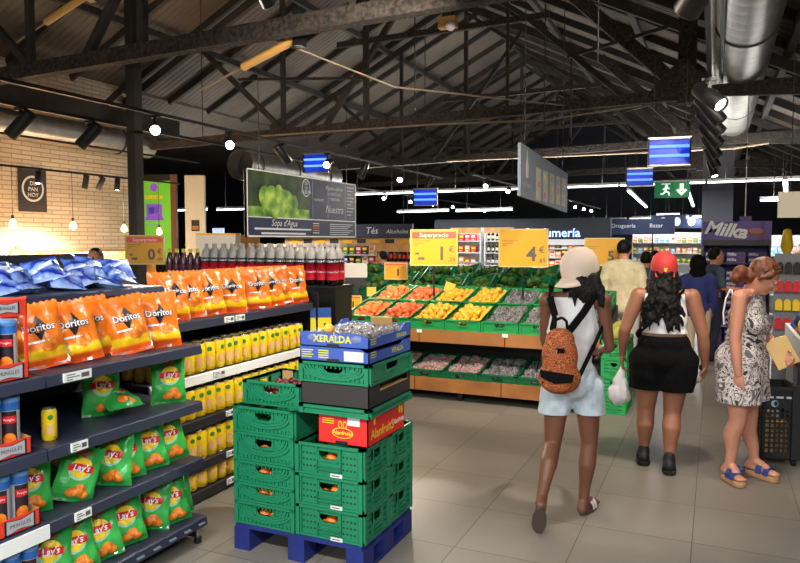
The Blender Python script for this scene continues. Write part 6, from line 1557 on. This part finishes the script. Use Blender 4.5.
for a, w, off in ((0, W, Dp / 2), (pi / 2, Dp, W / 2), (pi, W, Dp / 2), (-pi / 2, Dp, W / 2)): lat(Matrix.Rotation(a, 4, 'Z') @ Matrix.Translation((0, -off, 0)), w, 6, 9)
g.bb(-W / 2, W / 2, -Dp / 2, Dp / 2, H0, H0 + .012, BP)
obj('basket_shell', g, t); obj('rim', MB().bb(-W / 2 - .015, W / 2 + .015, -Dp / 2 - .015, -Dp / 2 + .01, H1 - .03, H1, BP).bb(-W / 2 - .015, W / 2 + .015, Dp / 2 - .01, Dp / 2 + .015, H1 - .03, H1, BP).bb(-W / 2 - .015, -W / 2 + .01, -Dp / 2, Dp / 2, H1 - .03, H1, BP).bb(W / 2 - .01, W / 2 + .015, -Dp / 2, Dp / 2, H1 - .03, H1, BP), t)
obj('handle', MB().bb(W / 2 - .055, W / 2 + .03, -Dp / 2 - .03, -Dp / 2 + .0, .06, .62, BP).tube([(W / 2 - .01, -Dp / 2 - .015, .6), (W / 2 - .01, -Dp / 2 - .015, .76), (W / 2 - .03, -Dp / 2 - .01, .79), (W / 2 - .12, -Dp / 2 + .02, .80), (W / 2 - .17, -Dp / 2 + .05, .79)], .017, BP), t)
g = MB(); 
for k in range(3): g.bb(-.10 + k * .07, -.05 + k * .07, -Dp / 2 - .002, -Dp / 2 - .0005, .515, .53, STICK)
disc(g, -.04, .475, .026, .026, mat('logo_paleblue', (150, 190, 214), .5), M=Tm((0, -Dp / 2 - .0015, 0), (pi / 2, 0, 0))); disc(g, -.032, .475, .014, .018, BP, .0006, M=Tm((0, -Dp / 2 - .0015, 0), (pi / 2, 0, 0)))
obj('printed_mark', g, t)
for x in (-1, 1):
    for y in (-1, 1): obj('wheel', MB().cyl((x * .11 - .012, y * .13, .028), (x * .11 + .012, y * .13, .028), .028, BLACK, n=16).bb(x * .11 - .016, x * .11 + .016, y * .13 - .01, y * .13 + .01, .028, .06, BLACK), t)
ct, st_ = math.cos(D(14)), math.sin(D(14))
for i, (x, y, h_) in enumerate(((-.07, -.06, .3), (.06, .05, .24), (-.06, .09, .2))):
    tag(obj('grocery_bag', MB().prism([(-.06, 0), (.06, 0), (.065, h_ * .8), (.03, h_), (-.03, h_), (-.065, h_ * .8)], -.05, .05, CARD, 'x'), None, (.435 + x * ct - y * st_, 6.05 + x * st_ + y * ct, .0635), (0, 0, D(14))), 'brown paper grocery pack inside the rolling basket, %s' % ('nearest the front', 'on the right', 'at the back')[i], 'grocery', 'groceries in the rolling basket')

# ---- people farther off
def far_person(label, loc, rz, h, skin, top, legs, hair, pose='stand', long_hair=0., hood=None, sleeve='short', g_=1., hy=0, hem=.78):
    s = h / 1.70; t = person(label, (*loc, 0), rz); m3 = lambda x, y, z: (x * s, y * s, z * s)
    fw = .0 if pose != 'reach' else .28
    J = dict(pelvis=m3(0, 0, .93), chest=m3(0, .02, 1.24), neck=m3(0, .01, 1.45), head=m3(0, .04, 1.585), hyaw=hy, hpitch=D(-8), shL=m3(-.18, 0, 1.36), shR=m3(.18, 0, 1.36), elL=m3(-.235, .02, 1.12), elR=m3(.235, .02, 1.12),
             wrL=m3(-.22, .1 + fw, .90 + fw * .6), wrR=m3(.22, .1 + fw, .90 + fw * .6), hpL=m3(-.09, 0, .88), hpR=m3(.09, 0, .88), knL=m3(-.1, .04, .48), knR=m3(.1, .0, .48), anL=m3(-.1, .03, .09), anR=m3(.1, -.06, .09), toL=m3(-.11, .18, .035), toR=m3(.11, .09, .035), hipw=.16 * s, shw=.18, waistw=.14 * s)
    P = human(J, g_ * s ** .5, 0, True)
    obj('body', grow('body', allp(P), skin, .0105, smooth=4), t)
    sl = P['armL'] + P['armR'] + (P['foreL'] + P['foreR'] if sleeve == 'long' else [])
    obj('shirt', grow('shirt', P['torso'] + sl + [E(V(m3(0, 0, .9)), (.17 * s, .13 * s, .15 * s))], top, .011, .018, 5, [above(hem * s), below(1.475 * s)] + ([] if sleeve == 'long' else [((.26 * s, 0, 1.12 * s), (.25, 0, -1)), ((-.26 * s, 0, 1.12 * s), (-.25, 0, -1))]), rough=.008, seed=h), t)
    obj('trousers', grow('trousers', P['torso'][:2] + P['thighL'] + P['thighR'] + P['calfL'] + P['calfR'], legs, .011, .014, 4, [below(.98 * s), above(.07)]), t)
    hd = V(J['head'])
    hz = [E(hd + V((0, -.022, .025)), (.084, .095, .10))]
    if long_hair: hz += [E(hd + V((0, -.06, -.1 * long_hair)), (.085, .06, .16 * long_hair))]
    rt = Matrix.Rotation(hy, 4, 'Z')
    if hood: hz = [E(hd + V((0, -.012, .01)), (.105, .115, .125)), E(hd + V((0, -.03, -.11)), (.11, .1, .08))]
    obj('hood' if hood else 'hair', grow('hair', hz, hood or hair, .010, 0, 3, [] if hood else [((0, .03, hd.z), (rt @ V((0, 1, -.55))).normalized())], rough=.004), t)
    for k in 'LR':
        an, to = V(J['an' + k]), V(J['to' + k]); obj('shoe', grow('shoe', [CP_(an + V((0, -.03, -.03)), to, .046, .036), CP_(an, an + V((0, .04, -.03)), .044, .04)], WHITE if 'beige' in label else BLACK, .010, 0, 3, [above(.004)]), t)
    return t
BEI = mat('shirt_beige', (206, 192, 156), .85, vary=.08, scale=12); GRYT = mat('trouser_grey', (186, 184, 180), .85); NVY = mat('hoodie_navy', (38, 48, 104), .85); SLATE = mat('shirt_slate', (62, 76, 92), .85); BGT = mat('trouser_beige', (196, 176, 150), .85); JEAN = mat('jeans_dark', (44, 52, 70), .85); PNK = mat('shirt_pink', (214, 130, 116), .85); GRY = mat('shirt_grey', (90, 98, 106), .85)
far_person('man in a loose beige shirt and pale trousers walking away', (-1.0, 8.75), D(-3), 1.70, SK3, BEI, GRYT, HAIRK, g_=1.16, sleeve='long', hem=.62)
far_person('person close behind the beige shirt man, only dark hair showing', (-.90, 10.6), D(10), 1.52, SK3, SLATE, JEAN, HAIRK)
far_person('man in a blue grey shirt far down the aisle', (-.98, 13.2), D(-30), 1.50, SK3, SLATE, JEAN, HAIRK)
far_person('child in a navy top with black hood walking away', (-.20, 9.9), D(0), 1.48, SK2, NVY, BGT, HAIRK, hood=BLK, sleeve='long', g_=1.05)
far_person('man in a slate shirt turned right at the purple display', (-.02, 10.75), D(-62), 1.58, SK3, SLATE, JEAN, HAIRK, pose='reach')
far_person('person with black hair behind the blue bags', (-6.15, 5.6), D(205), 1.60, SK3, NVY, JEAN, HAIRK)
far_person('person with dark hair behind the orange bags', (-5.8, 6.6), D(20), 1.50, SK2, GRY, JEAN, HAIRK)
far_person('person in a grey top beyond the peach crates', (-5.35, 11.2), D(70), 1.50, SK3, GRY, JEAN, HAIRK)
far_person('person in a pink top by the bargain table at right', (1.0, 9.9), D(100), 1.60, SK3, PNK, JEAN, mat('hair_grey', (170, 160, 150), .6))
